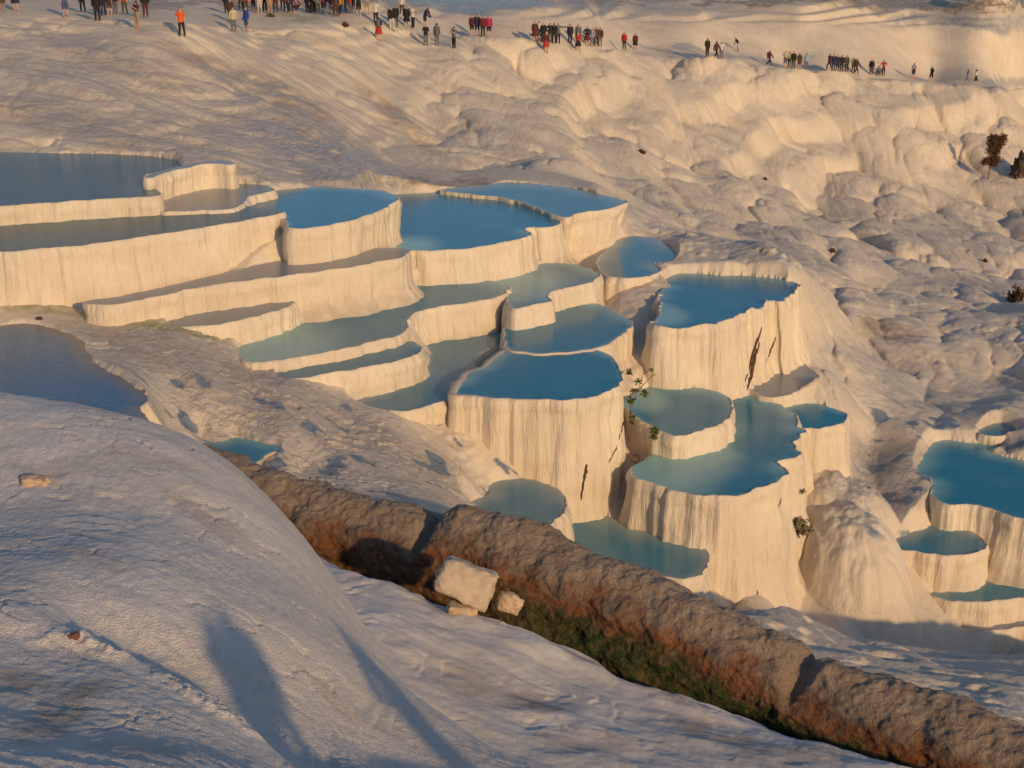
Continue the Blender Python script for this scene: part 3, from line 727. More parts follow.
edge = [(200,480,37.6),(255,508,36),(330,552,33.5),(430,592,31.5),(520,618,30.7),(600,652,29.8),(700,692,28.5),(800,727,27.3),(960,770,25.5),(1100,808,24.3),(1250,850,23.2)]
bc = []
for a in edge:
    x, y, z = at_y(*a); bc.append((x, y, z)); bc.append((x + .8, y + 3, z - .3))
for a in [(400,640,28.5),(500,700,26.8),(600,740,25.5),(700,768,24.5),(350,590,31),(560,768,24),(850,768,25),(640,700,28),(760,740,26.3)]: bc.append(at_y(*a))
bc += [(-2,20,-16.8),(6,16,-16.6),(12,12,-16.2),(16,18,-16.8),(0,14,-17.5),(20,5,-16),(12,2,-16),(25,20,-17.6)]
EX = np.array([at_y(*a) for a in edge])
def disp_bank(X, Y, H, U, V):
    a = -.5; A_ = X * math.cos(a) + Y * math.sin(a); B_ = -X * math.sin(a) + Y * math.cos(a)
    big = .20 * fbm2(X / 2.8, Y / 2.2, 3, 301) + .11 * fbm2(A_ / 2.6, B_ / .9, 3, 302)
    t = (H + .45 * fbm2(X / 1.8, Y / 1.8, 4, 304)) / .16; fr = t - np.floor(t)
    mic = ((np.floor(t) + ss(.7, 1, fr)) - t) * .16 * .38 * ss(-.05, .45, fbm2(X / 1.5, Y / 1.5, 2, 308))
    ye = np.interp(X, EX[:, 0], EX[:, 1]) + .25 * fbm2(X / 1.2, X * 0, 3, 309)
    H = np.minimum(H, -16.0 - .12 * np.clip(X - 12, 0, 99))
    d = Y - ye; chan = ss(.25, 1.1, d)
    H = H + (big + mic) + .015 * fbm2(X / .2, Y / .2, 3, 305)
    return H - .42 * ss(-.9, .3, d) + (-19.45 - H) * chan + chan * .12 * fbm2(X / .25, Y / .25, 3, 306)
def st_bank(X, Y, U, V):
    n = fbm2(X / 1.1, Y / 1.1, 4, 311); Uw = U + 24 * n; Vw = V + 14 * n
    ye = np.interp(X, EX[:, 0], EX[:, 1])
    br = mix_field(Uw, Vw, [(600,655,40,10,12,.7),(530,700,40,12,10,.7),(670,690,50,12,20,.6),(480,680,60,20,15,.35),(720,735,60,14,20,.7),(395,560,26,7,10,.6),(590,745,50,14,0,.4),(800,755,60,10,0,.5)])
    gr = mix_field(Uw, Vw, [(560,690,160,30,15,.3),(700,740,90,20,15,.35),(380,590,60,20,15,.2)])
    mo = ss(.5, 1.3, Y - ye)
    return dict(brown=np.maximum(br, 0), grey=gr, moss=mo * 0, wet=gr * .3, algae=mo)
BANK = sheet('bank', bc, np.geomspace(12, 38.5, 760), np.arange(100, 1300, 1.6), disp_bank, M_NEAR, stains=st_bank)
# ---------------------------------------------------------------- the old canal wall
def rock_mat(name, c1, c2, c3):
    k = NT(name)
    a = k.noise(1.3, 6, .7); b = k.noise(6.0, 5, .7); c = k.noise(26.0, 3, .6)
    col = k.mix(k.mr(a, .35, .65), c1, c2); col = k.mix(k.mr(b, .5, .75, 0, .7), col, c3)
    og = k.math('MULTIPLY', k.attr('rust'), k.mr(b, .3, .6)); col = k.mix(og, col, (0.21, 0.055, 0.008))
    oy = k.math('MULTIPLY', k.attr('rust'), k.mr(c, .55, .7, 0, .7)); col = k.mix(oy, col, (0.40, 0.19, 0.025))
    al = k.math('MULTIPLY', k.attr('algae'), k.mr(b, .25, .55)); col = k.mix(al, col, (0.018, 0.045, 0.006))
    al2 = k.math('MULTIPLY', k.attr('algae'), k.mr(c, .55, .7)); col = k.mix(al2, col, (0.09, 0.13, 0.012))
    pale = k.attr('crust'); col = k.mix(k.math('MULTIPLY', pale, k.mr(a, .3, .6)), col, (0.40, 0.31, 0.225))
    k.put(k.b.inputs['Base Color'], col); k.b.inputs['Roughness'].default_value = .85
    h = k.math('ADD', k.math('MULTIPLY', b, 1.0), k.math('MULTIPLY', c, .35))
    k.put(k.b.inputs['Normal'], k.bump(h, .14, 1.0)); return k.m
M_ROCK = rock_mat('canal_wall_rock', (0.30, 0.215, 0.145), (0.17, 0.12, 0.085), (0.08, 0.058, 0.042))

def build_canal_wall():
    top = CANAL_TOP; _ = [(200,452,39.2),(255,472,38.4),(300,486,37.6),(345,499,36.9),(415,514,36.0),(432,520,35.7),(455,510,35.3),(500,520,34.6),(560,548,33.5),(620,571,32.6),(700,603,31.4),(750,628,30.7),(800,655,29.9),(830,668,29.4),(900,690,28.5),(960,712,27.6),(1024,737,26.8),(1110,770,25.7),(1200,805,24.7)]
    T = np.array([at_y(*a) for a in top])
    s = np.concatenate([[0], np.cumsum(np.linalg.norm(np.diff(T[:, :2], axis=0), axis=1))])
    n = int(s[-1] / .035); q = np.linspace(0, s[-1], n)
    C_ = np.stack([np.interp(q, s, T[:, i]) for i in range(3)], -1)
    ker = np.ones(25) / 25
    for i in range(3): C_[:, i] = np.convolve(np.pad(C_[:, i], 12, mode='edge'), ker, 'valid')
    d = np.gradient(C_[:, :2], axis=0); d /= np.linalg.norm(d, axis=1)[:, None]
    front = np.stack([d[:, 1], -d[:, 0]], -1)              # towards the camera side
    # profile: (out towards the camera, height relative to the crest)
    prof = [(1.15, -3.3), (1.05, -2.5), (.95, -1.9), (.98, -1.5), (.94, -1.15), (.90, -.85), (.83, -.60), (.62, -.42), (.30, -.20), (0, -.03), (-.35, .0), (-.7, -.14), (-1.0, -.5), (-1.35, -1.1), (-1.8, -1.9), (-2.0, -3.0)]
    pr = np.array(prof); ps = np.concatenate([[0], np.cumsum(np.linalg.norm(np.diff(pr, axis=0), axis=1))])
    m = int(ps[-1] / .035); pq = np.linspace(0, ps[-1], m)
    po = np.interp(pq, ps, pr[:, 0]); ph = np.interp(pq, ps, pr[:, 1])
    O = np.repeat(po[None], n, 0); Hh = np.repeat(ph[None], n, 0); Q = np.repeat(q[:, None], m, 1)
    wv = 1 + .22 * perlin2(Q / 2.6, Q * 0, 401) ; O = O * wv
    X = C_[:, 0][:, None] + front[:, 0][:, None] * O; Y = C_[:, 1][:, None] + front[:, 1][:, None] * O; Z = C_[:, 2][:, None] + Hh
    dn = np.array([.62, .78])
    rg = .5 - np.abs(perlin3(X / .42, Y / .42, Z / .30, 451)); rg2 = .5 - np.abs(perlin3(X / .17, Y / .17, Z / .13, 453))
    n3 = rg * .06 + rg2 * .05 - .05 + fbm3(X / 1.1, Y / 1.1, Z / .8, 4, 411) * .42 + np.abs(perlin3(X / .8, Y / .8, Z / .5, 415)) * .10 + fbm3(X / .22, Y / .22, Z / .22, 3, 417) * .07
    # normal in the profile plane
    tx = np.gradient(po); th = np.gradient(ph); L = np.hypot(tx, th); nx, nh = -th / L, tx / L
    sgn = -1 if nh[m // 2] < 0 else 1
    nx, nh = nx * sgn, nh * sgn
    # ledges (bedding lines) cut along the face
    led = .0 * (np.abs((Hh * 2.1 + .5 * fbm2(Q / 1.5, Hh, 3, 421)) % 1 - .5) < .10) * (O > 0)
    dd = n3 - led
    notch = .5 * np.exp(-((Q - np.interp(431, [t[0] for t in top], s)) / .28) ** 2) + .35 * np.exp(-((Q - np.interp(806, [t[0] for t in top], s)) / .25) ** 2)
    X = X + front[:, 0][:, None] * nx * dd; Y = Y + front[:, 1][:, None] * nx * dd; Z = Z + nh * dd - notch * ss(-1.2, -.2, Hh)
    V = np.stack([X, Y, Z], -1).reshape(-1, 3); loc = Vector((C_[n // 2, 0], C_[n // 2, 1], -19.5))
    me = mesh_np('canal_wall', V - np.array(loc), grid_faces(n, m))
    fb = fbm2(Q / .9, Hh / .6, 4, 431)
    rust = ss(.25, -.35, Hh + .62 + .7 * fb) * (O > 0) * ss(0, 8, Q); alg = ss(.2, -.2, Hh + 1.16 + .5 * fb) * (O > 0) * (.35 + .65 * ss(12, 17, Q)); cr = ss(-.60, -.30, Hh + .35 * fb) * .8
    cr = np.maximum(cr, (O < -.3) * .7)
    for nm, a in (('rust', rust), ('algae', alg), ('crust', cr)): set_attr(me, nm, a)
    o = link('canal_wall', me, M_ROCK, loc=loc)
    tag(o, 'long brown and rust stained rock wall of an old water canal crossing the foreground', 'rock wall')
    return V, grid_faces(n, m)
CANAL = build_canal_wall()
# ---------------------------------------------------------------- helpers that find real surfaces
bpy.context.view_layer.update()
def hit_obj(o, u, v):
    d = Vector(ray(u, v)).normalized(); mi = o.matrix_world.inverted()
    ok, loc, nrm, idx = o.ray_cast(mi @ Vector((0, 0, 0)), mi.to_3x3() @ d)
    return (o.matrix_world @ loc, nrm) if ok else (None, None)
def hit_any(objs, u, v):
    best = None
    for o in objs:
        p, n = hit_obj(o, u, v)
        if p is not None and (best is None or p.length < best[0].length): best = (p, n)
    return best if best else (None, None)
GO, MO, BO = GROUND, MOUND[0], BANK[0]

# ---------------------------------------------------------------- fissures in the walls
M_CRACK = plain('dark_fissure', (0.085, 0.045, 0.022), .95, 9.0, .5)
def crack(pid, line, wpx):
    root, wall, _, _ = POOL_OBJ[pid]; pts = []
    n = 14; L = np.array(line, float); s = np.linspace(0, 1, n); si = np.linspace(0, 1, len(L))
    for k, t in enumerate(s):
        u = np.interp(t, si, L[:, 0]) + random.uniform(-.5, .5); v = np.interp(t, si, L[:, 1])
        p, nn = hit_obj(wall, u, v)
        if p is None: continue
        pts.append((p, (math.sin(math.pi * min(1, t * .9 + .06)) ** .6) * random.uniform(.6, 1.2)))
    if len(pts) < 3: return
    V = []; Fc = []
    for p, w_ in pts:
        d = p.normalized(); w2 = 1.5 * wpx * w_ * p.length / F * .5
        c = p - d * .035
        for dx, back in ((-w2, .09), (-w2 * .5, 0), (w2 * .5, 0), (w2, .09)): V.append(c + Vector((dx, 0, 0)) + d * back)
    m = len(pts)
    for i in range(m - 1):
        for j in range(3): a = i * 4 + j; Fc.append((a, a + 1, a + 5, a + 4))
    V = np.array([tuple(v) for v in V]) - np.array(root.location)
    o = link('fissure', mesh_np('fissure', V, np.array(Fc)), M_CRACK, root)
crack('P18', [(762,327),(757,343),(751,360),(744,387)], 2.6)
crack('P18', [(759,342),(754,362),(750,376),(747,390)], 4.2)
crack('P18', [(776,337),(771,349),(766,363)], 1.6)
crack('P10', [(587,464),(584,478),(581,500)], 2.8)
crack('P10', [(617,446),(613,455),(609,463)], 1.6)
crack('P10', [(626,405),(624,420),(619,440)], 1.6)
crack('P5', [(601,252),(597,258),(596,264)], 4.0)
crack('P5', [(612,258),(608,264),(606,269)], 3.5)
crack('P20', [(781,498),(778,508)], 1.5)
crack('P23', [(904,560),(906,566),(907,574)], 2.5)
crack('P20', [(757,590),(758,597)], 1.2)

# ---------------------------------------------------------------- stones
M_STONE = plain('pale_cut_stone', (0.50, 0.40, 0.29), .9, 3.0, .22, .03)
M_STONE2 = plain('small_pale_stone', (0.48, 0.35, 0.22), .9, 6.0, .3, .03)
def rock_mesh(name, dims, seed, bev=.12, rough=.03, cuts=5, taper=0):
    bm = bmesh.new(); bmesh.ops.create_cube(bm, size=1)
    for v in bm.verts: v.co = Vector((v.co.x * dims[0], v.co.y * dims[1], v.co.z * dims[2])); v.co.x *= 1 + taper * v.co.z
    rnd = random.Random(seed)
    for v in bm.verts: v.co += Vector([rnd.uniform(-.05, .05) * max(dims) for _ in range(3)])
    bmesh.ops.bevel(bm, geom=bm.edges[:], offset=bev * min(dims), segments=3, profile=.6, affect='EDGES')
    bmesh.ops.triangulate(bm, faces=[f for f in bm.faces if len(f.verts) > 4])
    for _ in range(3): bmesh.ops.subdivide_edges(bm, edges=[e for e in bm.edges if e.calc_length() > .06 * max(dims)], cuts=1, use_grid_fill=True)
    bmesh.ops.triangulate(bm, faces=bm.faces[:])
    for v in bm.verts:
        p = v.co * 3 + Vector((seed * 3.7, 0, 0)); v.co += v.co.normalized() * (mnoise.fractal(p, 1, 2, 4) * rough + mnoise.fractal(p * 4, 1, 2, 3) * rough * .4)
    me = bpy.data.meshes.new(name); bm.to_mesh(me); bm.free()
    for f in me.polygons: f.use_smooth = True
    return me
p, _ = hit_obj(BO, 455, 603)
Yb = (p.y if p else 30.9) + .25
c = Vector(at_y(467, 583, Yb)); k = math.hypot(Yb, c.z) / F
blk = link('stone_block', rock_mesh('stone_block', (55 * k, .75, 37 * k), 3, .22, .065), M_STONE, loc=c)
blk.rotation_euler = (math.radians(-22), math.radians(21), math.radians(-12))
tag(blk, 'big pale cut stone block leaning at the edge of the canal', 'stone block')
c2 = Vector(at_y(509, 603, Yb + .1)); b2 = link('small_stone', rock_mesh('small_stone', (26 * k, .5, 18 * k), 8, .3, .06), M_STONE2, loc=c2)
b2.rotation_euler = (math.radians(-15), math.radians(25), .2); tag(b2, 'small rounded tan stone touching the right corner of the stone block', 'stone')
c3 = Vector(at_y(462, 609, Yb - .35)); b3 = link('small_stone', rock_mesh('flat_stone', (28 * k, .5, 10 * k), 12, .35, .04), M_STONE2, loc=c3)
b3.rotation_euler = (math.radians(-5), math.radians(12), .1); tag(b3, 'flat tan stone wedged under the left part of the stone block', 'stone')
for i, (u, v, o_, w_, h_, lab) in enumerate([(36,483,MO,26,10,'low crusty tan rock half buried in the mound, near the left edge'),(72,636,MO,9,6,'small dark reddish stone at the tip of the blue shadow on the mound'),
        (39,319,GO,6,3,'tiny dark stone beside the shallow brown end of the left pool'),(268,551,BO,5,4,None)]):
    if not lab: continue
    p, _ = hit_obj(o_, u, v)
    if p is None: continue
    k2 = p.length / F
    b = link('small_stone', rock_mesh('small_stone', (w_ * k2, h_ * 1.3 * k2, h_ * k2), 20 + i, .3, .05), plain('dark_stone', (0.16, 0.07, 0.045), .9) if i == 1 else (plain('dark_pebble', (.06,.05,.04)) if i == 2 else M_STONE2), loc=p)
    tag(b, lab, 'stone')
# dark rock overhang in the right hillside
p, _ = hit_obj(GO, 1019, 176)
if p:
    k2 = p.length / F
    M_DK = rock_mat('dark_overhang_rock', (0.13, 0.09, 0.05), (0.05, 0.035, 0.025), (0.20, 0.14, 0.08))
    b = link('rock_outcrop', rock_mesh('rock_outcrop', (16 * k2, 1.6, 36 * k2), 31, .3, .5), M_DK, loc=p + Vector((.3, .2, .3))); b.rotation_euler = (0, .25, 0)
    tag(b, 'dark brown broken rock jutting from the cream hillside at the right edge', 'rock')

# ---------------------------------------------------------------- plants
M_TWIG = plain('dry_twig', (0.20, 0.095, 0.045), .9)
M_LEAFG = plain('olive_leaf', (0.075, 0.085, 0.018), .8, 20, .4)
M_LEAFB = plain('dry_brown_leaf', (0.095, 0.045, 0.018), .85, 20, .5)
M_DEAD = plain('grey_dead_brush', (0.20, 0.155, 0.085), .9, 20, .4)
def tube(V, Fc, a, b, ra, rb, n=5):
    d = (b - a).normalized(); s = d.orthogonal().normalized(); t = d.cross(s); i0 = len(V)
    for c_, r_ in ((a, ra), (b, rb)):
        for k_ in range(n): an = 2 * math.pi * k_ / n; V.append(c_ + (s * math.cos(an) + t * math.sin(an)) * r_)
    for k_ in range(n): Fc.append((i0 + k_, i0 + (k_ + 1) % n, i0 + n + (k_ + 1) % n, i0 + n + k_))
def leaf(V, Fc, c_, sz, rnd):
    a = Vector([rnd.gauss(0, 1) for _ in range(3)]).normalized(); b = a.orthogonal().normalized(); i0 = len(V)
    V += [c_ - a * sz, c_ + b * sz * .45, c_ + a * sz, c_ - b * sz * .45]; Fc.append((i0, i0 + 1, i0 + 2, i0 + 3))
def plant(name, base, segs, leaves, lm, label, cat, tr=.012, seed=1):
    """segs: list of polylines (dx, dz) in metres; leaves: (dx, dz, radius, count, size)"""
    rnd = random.Random(seed); root = empty(name, base)
    V, Fc = [], []
    for pl in segs:
        y = [rnd.uniform(-.1, .1) for _ in pl]; y[0] = 0
        P = [Vector((a, yy * .6, b)) for (a, b), yy in zip(pl, y)]
        for i in range(len(P) - 1): tube(V, Fc, P[i], P[i + 1], tr * (1 - i / len(P) * .7), tr * (1 - (i + 1) / len(P) * .7))
    if V: link('stem', mesh_np('stem', [tuple(v) for v in V], Fc), M_TWIG, root)
    V, Fc = [], []
    for dx, dz, r, n, sz in leaves:
        for _ in range(n):
            d = Vector([rnd.gauss(0, .5) for _ in range(3)]) * r
            leaf(V, Fc, Vector((dx, 0, dz)) + d, sz * rnd.uniform(.6, 1.3), rnd)
    if V: link('foliage', mesh_np('foliage', [tuple(v) for v in V], Fc, False), lm, root)
    return tag(root, label, cat)
objs_w = [POOL_OBJ[i][1] for i in ('P10', 'P9', 'P19', 'P20', 'P18')] + [GO]
def base_at(u, v):
    p, _ = hit_any(objs_w, u, v); return p if p is not None else Vector(at_z(u, v, -19))
b = base_at(629, 420); k = b.length / F; P_ = lambda *a: [((u - 629) * k, (420 - v) * k * 1.06) for u, v in a]
plant('twiggy_shrub', b - Vector((0, .25, 0)), [P_((629,420),(631,402),(636,388),(641,372),(640,362)), P_((636,388),(643,380),(650,374),(655,371)), P_((631,402),(629,392),(630,386)), P_((636,388),(645,390),(649,392)), P_((641,372),(650,366))],
      [((636-629)*k, (420-377)*k, .12, 14, .09), ((630-629)*k, (420-397)*k, .16, 34, .10), ((634-629)*k, (420-386)*k, .12, 16, .08), (15*k, 30*k, .14, 24, .10), (20*k, 55*k, .08, 8, .07), (2*k, 33*k, .1, 12, .08), (1*k, 10*k, .1, 10, .08), (-3*k,53*k,.12,18,.09)], M_LEAFG,
      'tall bare twiggy shrub between the round centre pool and the oval pool', 'shrub', .02, 3)
b = base_at(654, 440); k = b.length / F
plant('small_shrub', b - Vector((0, .1, 0)), [[(0, 0), (.02, .3), (.0, .5)]], [(0, .42, .16, 60, .08), (-.02, .18, .12, 40, .08)], M_LEAFG, 'small green shrub growing on the pale corner of the oval pool', 'shrub', .015, 5)
b = base_at(632, 424)
plant('small_shrub', b - Vector((0, .1, 0)), [[(0, 0), (.05, .35)]], [(.03, .30, .1, 26, .07), (-.02, .1, .1, 20, .07)], M_LEAFG, 'thin olive tuft low on the rim crack, left of the small green shrub', 'shrub', .012, 6)
b = base_at(636, 462); k = b.length / F; P_ = lambda *a: [((u - 636) * k, (462 - v) * k * 1.05) for u, v in a]
plant('trailing_twig', b - Vector((0, .15, 0)), [P_((636,462),(630,458),(626,452)), P_((636,462),(640,455),(638,452),(634,456)), P_((636,462),(646,464),(643,458))], [(0, 10 * k, .12, 12, .06)], M_LEAFB, 'bare curled twig hanging on the pale wall under the oval pool', 'twig', .014, 7)
b = base_at(798, 530); k = b.length / F
plant('dead_brush', b - Vector((0, .1, 0)), [[(0, 0), (-.2, -.1)], [(0, 0), (.2, .3), (.1, .55)], [(0, 0), (.3, .1)]], [(.0, .38, .10, 60, .10), (-.06, .2, .22, 140, .11), (.12, .12, .28, 170, .11), (-.18, -.05, .14, 50, .09)], M_DEAD, 'triangular clump of grey dead brush stuck on the tall pale cliff', 'dead brush', .012, 8)
b = base_at(802, 492)
plant('dead_brush', b - Vector((0, .05, 0)), [[(0, 0), (.1, .1)]], [(0, .05, .1, 30, .07)], M_DEAD, 'tiny brown tuft on the pale cliff above the triangular clump', 'dead brush', .012, 9)
p, _ = hit_obj(GO, 987, 178); k = p.length / F; P_ = lambda *a: [((u - 987) * k, (178 - v) * k * 1.02) for u, v in a]
lv = []
rr = random.Random(4)
for _ in range(26):
    a = rr.uniform(0, 1); lv.append(((rr.gauss(990, 3.4) - 987 - 4 * (a - .5)) * k, (178 - (138 + 27 * a)) * k, .36, 130, .13))
plant('hillside_bush', p - Vector((0, .3, 0)), [P_((987,180),(988,164),(987,150),(984,138)), P_((988,164),(994,152),(1001,144)), P_((988,160),(993,148),(992,140)), P_((987,152),(981,144))], lv, M_LEAFB, 'dry brown bush growing out of the cream hillside, upper right', 'bush', .07, 10)
p, _ = hit_obj(GO, 1013, 302); k = p.length / F
plant('hillside_bush', p - Vector((0, .3, 0)), [[(0, 0), (0, 12 * k), (-.1, 20 * k)], [(0, 4 * k), (5 * k, 9 * k)]], [(0, 3 * k, .4, 120, .2), (1 * k, 8 * k, .4, 100, .2), (4 * k, 10 * k, .3, 50, .16)], M_LEAFB, 'small dark bush on the hillside at the right edge, below the dark rock', 'bush', .06, 11)
for i, (u, v, w_, lab) in enumerate([(641,153,4,'small rusty tuft on the hillside above the top of the cascade'),(832,252,3,'low dry tuft at the foot of the lobed cream bluff'),(985,262,2,'dry speck of a plant on the bright hillside, under the dry brown bush'),(765,180,2,'tiny reddish tuft on the cream hillside right of centre'),
                                     (270,17,5,'low green tuft at the feet of the crowd on the path'),(345,26,4,'small dark tuft below the crowd on the path')]):
    p, _ = hit_obj(GO, u, v)
    if p is None: continue
    k = p.length / F
    plant('dry_tuft', p, [[(0, -.1), (0, .15)]], [(0, .1, w_ * k * .5, 60, .13), (w_ * k * .6, .05, w_ * k * .4, 30, .12)], M_LEAFG if i == 4 else M_LEAFB, lab, 'tuft', .03, 40 + i)
# ---------------------------------------------------------------- people
def skeleton(pose):
    """joints in metres for a 1.7 m figure facing -Y"""
    g = dict(pelvis=(0, 0, .93), belly=(0, 0, 1.08), chest=(0, -.005, 1.30), neck=(0, 0, 1.46), skull=(0, -.012, 1.56), crown=(0, 0, 1.655),
             shl=(-.17, 0, 1.41), shr=(.17, 0, 1.41), ell=(-.22, .02, 1.14), elr=(.22, .02, 1.14), wrl=(-.23, -.04, .90), wrr=(.23, -.04, .90),
             hil=(-.09, 0, .87), hir=(.09, 0, .87), knl=(-.10, -.02, .49), knr=(.10, -.02, .49), anl=(-.11, .02, .09), anr=(.11, .02, .09), tol=(-.12, -.15, .035), tor=(.12, -.15, .035))
    g.update(pose)
    return g
BONES = [('pelvis','belly'),('belly','chest'),('chest','neck'),('neck','skull'),('skull','crown'),('chest','shl'),('chest','shr'),('shl','ell'),('shr','elr'),('ell','wrl'),('elr','wrr'),
         ('pelvis','hil'),('pelvis','hir'),('hil','knl'),('hir','knr'),('knl','anl'),('knr','anr'),('anl','tol'),('anr','tor')]
RAD = dict(pelvis=(.15,.11), belly=(.135,.10), chest=(.15,.11), neck=(.055,.055), skull=(.078,.092), crown=(.065,.08), shl=.062, shr=.062, ell=.043, elr=.043, wrl=.028, wrr=.028,
           hil=.09, hir=.09, knl=.058, knr=.058, anl=.04, anr=.04, tol=.03, tor=.03)
def build_body(pose):
    g = skeleton(pose); names = list(g); V = [Vector(g[n]) for n in names]; E = [(names.index(a), names.index(b)) for a, b in BONES]
    R = [RAD[n] if isinstance(RAD[n], tuple) else (RAD[n],) * 2 for n in names]
    for s, el, wr in ((-1, 'ell', 'wrl'), (1, 'elr', 'wrr')):
        w_ = Vector(g[wr]); d = (w_ - Vector(g[el])).normalized(); side = d.cross(Vector((s, 0, 0))).normalized()
        palm = w_ + d * .06; wi = names.index(wr); pi = len(V); V.append(palm); R.append((.03, .016)); E.append((wi, pi))
        for k_, ln in enumerate((.075, .085, .08, .06)):
            o_ = side * (k_ - 1.5) * .022; V.append(palm + d * .03 + o_); R.append((.010,) * 2); E.append((pi, len(V) - 1)); V.append(palm + d * (.03 + ln) + o_ + Vector((-s * .012, 0, 0))); R.append((.008,) * 2); E.append((len(V) - 2, len(V) - 1))
        V.append(w_ + d * .05 + side * -.05); R.append((.010,) * 2); E.append((pi, len(V) - 1))
    me = bpy.data.meshes.new('person'); me.from_pydata([tuple(v) for v in V], E, [])
    o = bpy.data.objects.new('tmp', me); COL.objects.link(o)
    m = o.modifiers.new('skin', 'SKIN'); m.use_smooth_shade = True
    for i, r in enumerate(R): me.skin_vertices[0].data[i].radius = r
    me.skin_vertices[0].data[0].use_root = True
    m2 = o.modifiers.new('sub', 'SUBSURF'); m2.levels = 1; m2.render_levels = 1
    dg = bpy.context.evaluated_depsgraph_get(); dg.update(); out = bpy.data.meshes.new_from_object(o.evaluated_get(dg)); out.name = 'person'
    bpy.data.objects.remove(o); bpy.data.meshes.remove(me)
    # nose, as a little forward push on the face
    sk = Vector(g['skull'])
    for v in out.vertices:
        q = v.co - (sk + Vector((0, -.09, .01)))
        if q.length < .035: v.co.y -= .018
    return out, g
def dist_seg(p, a, b):
    ab = b - a; t = max(0, min(1, (p - a).dot(ab) / ab.length_squared)); return (p - a - ab * t).length
ZONES = {('pelvis','belly'):'hip',('belly','chest'):'torso',('chest','neck'):'torso',('neck','skull'):'head',('skull','crown'):'head',('chest','shl'):'torso',('chest','shr'):'torso',('shl','ell'):'uarm',('shr','elr'):'uarm',
         ('ell','wrl'):'farm',('elr','wrr'):'farm',('pelvis','hil'):'hip',('pelvis','hir'):'hip',('hil','knl'):'thigh',('hir','knr'):'thigh',('knl','anl'):'calf',('knr','anr'):'calf',('anl','tol'):'foot',('anr','tor'):'foot'}
def garment(body, g, zones, off, name, test=None):
    vz = []
    for v in body.vertices:
        best = min(BONES, key=lambda b: dist_seg(v.co, Vector(g[b[0]]), Vector(g[b[1]])) - (.05 if b in (('belly','chest'),('pelvis','belly')) else 0)); vz.append(ZONES[best])
    keep = [f for f in body.polygons if sum(vz[i] in zones for i in f.vertices) * 2 > len(f.vertices) and (test is None or test(f.center))]
    used = sorted({i for f in keep for i in f.vertices}); mp = {i: k for k, i in enumerate(used)}
    me = bpy.data.meshes.new(name); me.from_pydata([tuple(body.vertices[i].co + body.vertices[i].normal * off) for i in used], [], [[mp[i] for i in f.vertices] for f in keep])
    for f in me.polygons: f.use_smooth = True
    return me
def skirt_mesh(z0, z1, r0, r1):
    V, Fc = [], []; n = 16
    for k_, t in enumerate((0, .3, .65, 1)):
        for i in range(n): a = 2 * math.pi * i / n; r = r0 + (r1 - r0) * t; r *= 1 + .06 * math.sin(a * 5) * t; V.append((r * math.cos(a) * 1.15, r * math.sin(a) * .9, z0 + (z1 - z0) * t))
    return mesh_np('skirt', V, grid_faces(4, n, True))
def pack_mesh():
    bm = bmesh.new(); bmesh.ops.create_cube(bm, size=1)
    for v in bm.verts: v.co = Vector((v.co.x * .28, v.co.y * .15 + .19, v.co.z * .40 + 1.24))
    bmesh.ops.bevel(bm, geom=bm.edges[:], offset=.05, segments=3, affect='EDGES'); me = bpy.data.meshes.new('backpack'); bm.to_mesh(me); bm.free()
    for f in me.polygons: f.use_smooth = True
    return me
POSES = dict(
 stand={}, relaxed=dict(knr=(.13,-.06,.50), anr=(.17,.0,.09), tor=(.22,-.14,.035), ell=(-.25,.05,1.16), wrl=(-.20,-.10,.95)),
 phone=dict(ell=(-.21,-.10,1.16), elr=(.21,-.10,1.16), wrl=(-.08,-.30,1.33), wrr=(.08,-.30,1.33)),
 hips=dict(ell=(-.36,.04,1.18), wrl=(-.19,-.02,1.0), elr=(.36,.04,1.18), wrr=(.19,-.02,1.0)),
 walk=dict(knl=(-.10,-.20,.52), anl=(-.10,-.24,.11), tol=(-.10,-.40,.06), knr=(.10,.08,.49), anr=(.10,.34,.16), tor=(.10,.26,.03), ell=(-.22,.12,1.16), wrl=(-.20,.14,.93), elr=(.22,-.10,1.15), wrr=(.20,-.26,.98)),
 point=dict(elr=(.40,-.04,1.34), wrr=(.66,-.08,1.38), ell=(-.22,.02,1.14)),
 bend=dict(belly=(0,-.06,1.06), chest=(0,-.20,1.24), neck=(0,-.29,1.36), skull=(0,-.34,1.44), crown=(0,-.37,1.53), shl=(-.17,-.22,1.32), shr=(.17,-.22,1.32), ell=(-.20,-.28,1.06), elr=(.20,-.28,1.06), wrl=(-.14,-.42,.88), wrr=(.14,-.42,.88)),
 crouch=dict(pelvis=(0,.18,.36), belly=(0,.12,.50), chest=(0,0,.72), neck=(0,-.07,.86), skull=(0,-.1,.95), crown=(0,-.1,1.05), shl=(-.17,-.02,.81), shr=(.17,-.02,.81), ell=(-.2,-.2,.62), elr=(.2,-.2,.62), wrl=(-.1,-.38,.55), wrr=(.1,-.38,.55),
             hil=(-.09,.16,.33), hir=(.09,.16,.33), knl=(-.14,-.22,.50), knr=(.14,-.22,.50)),
)
KIT = {}
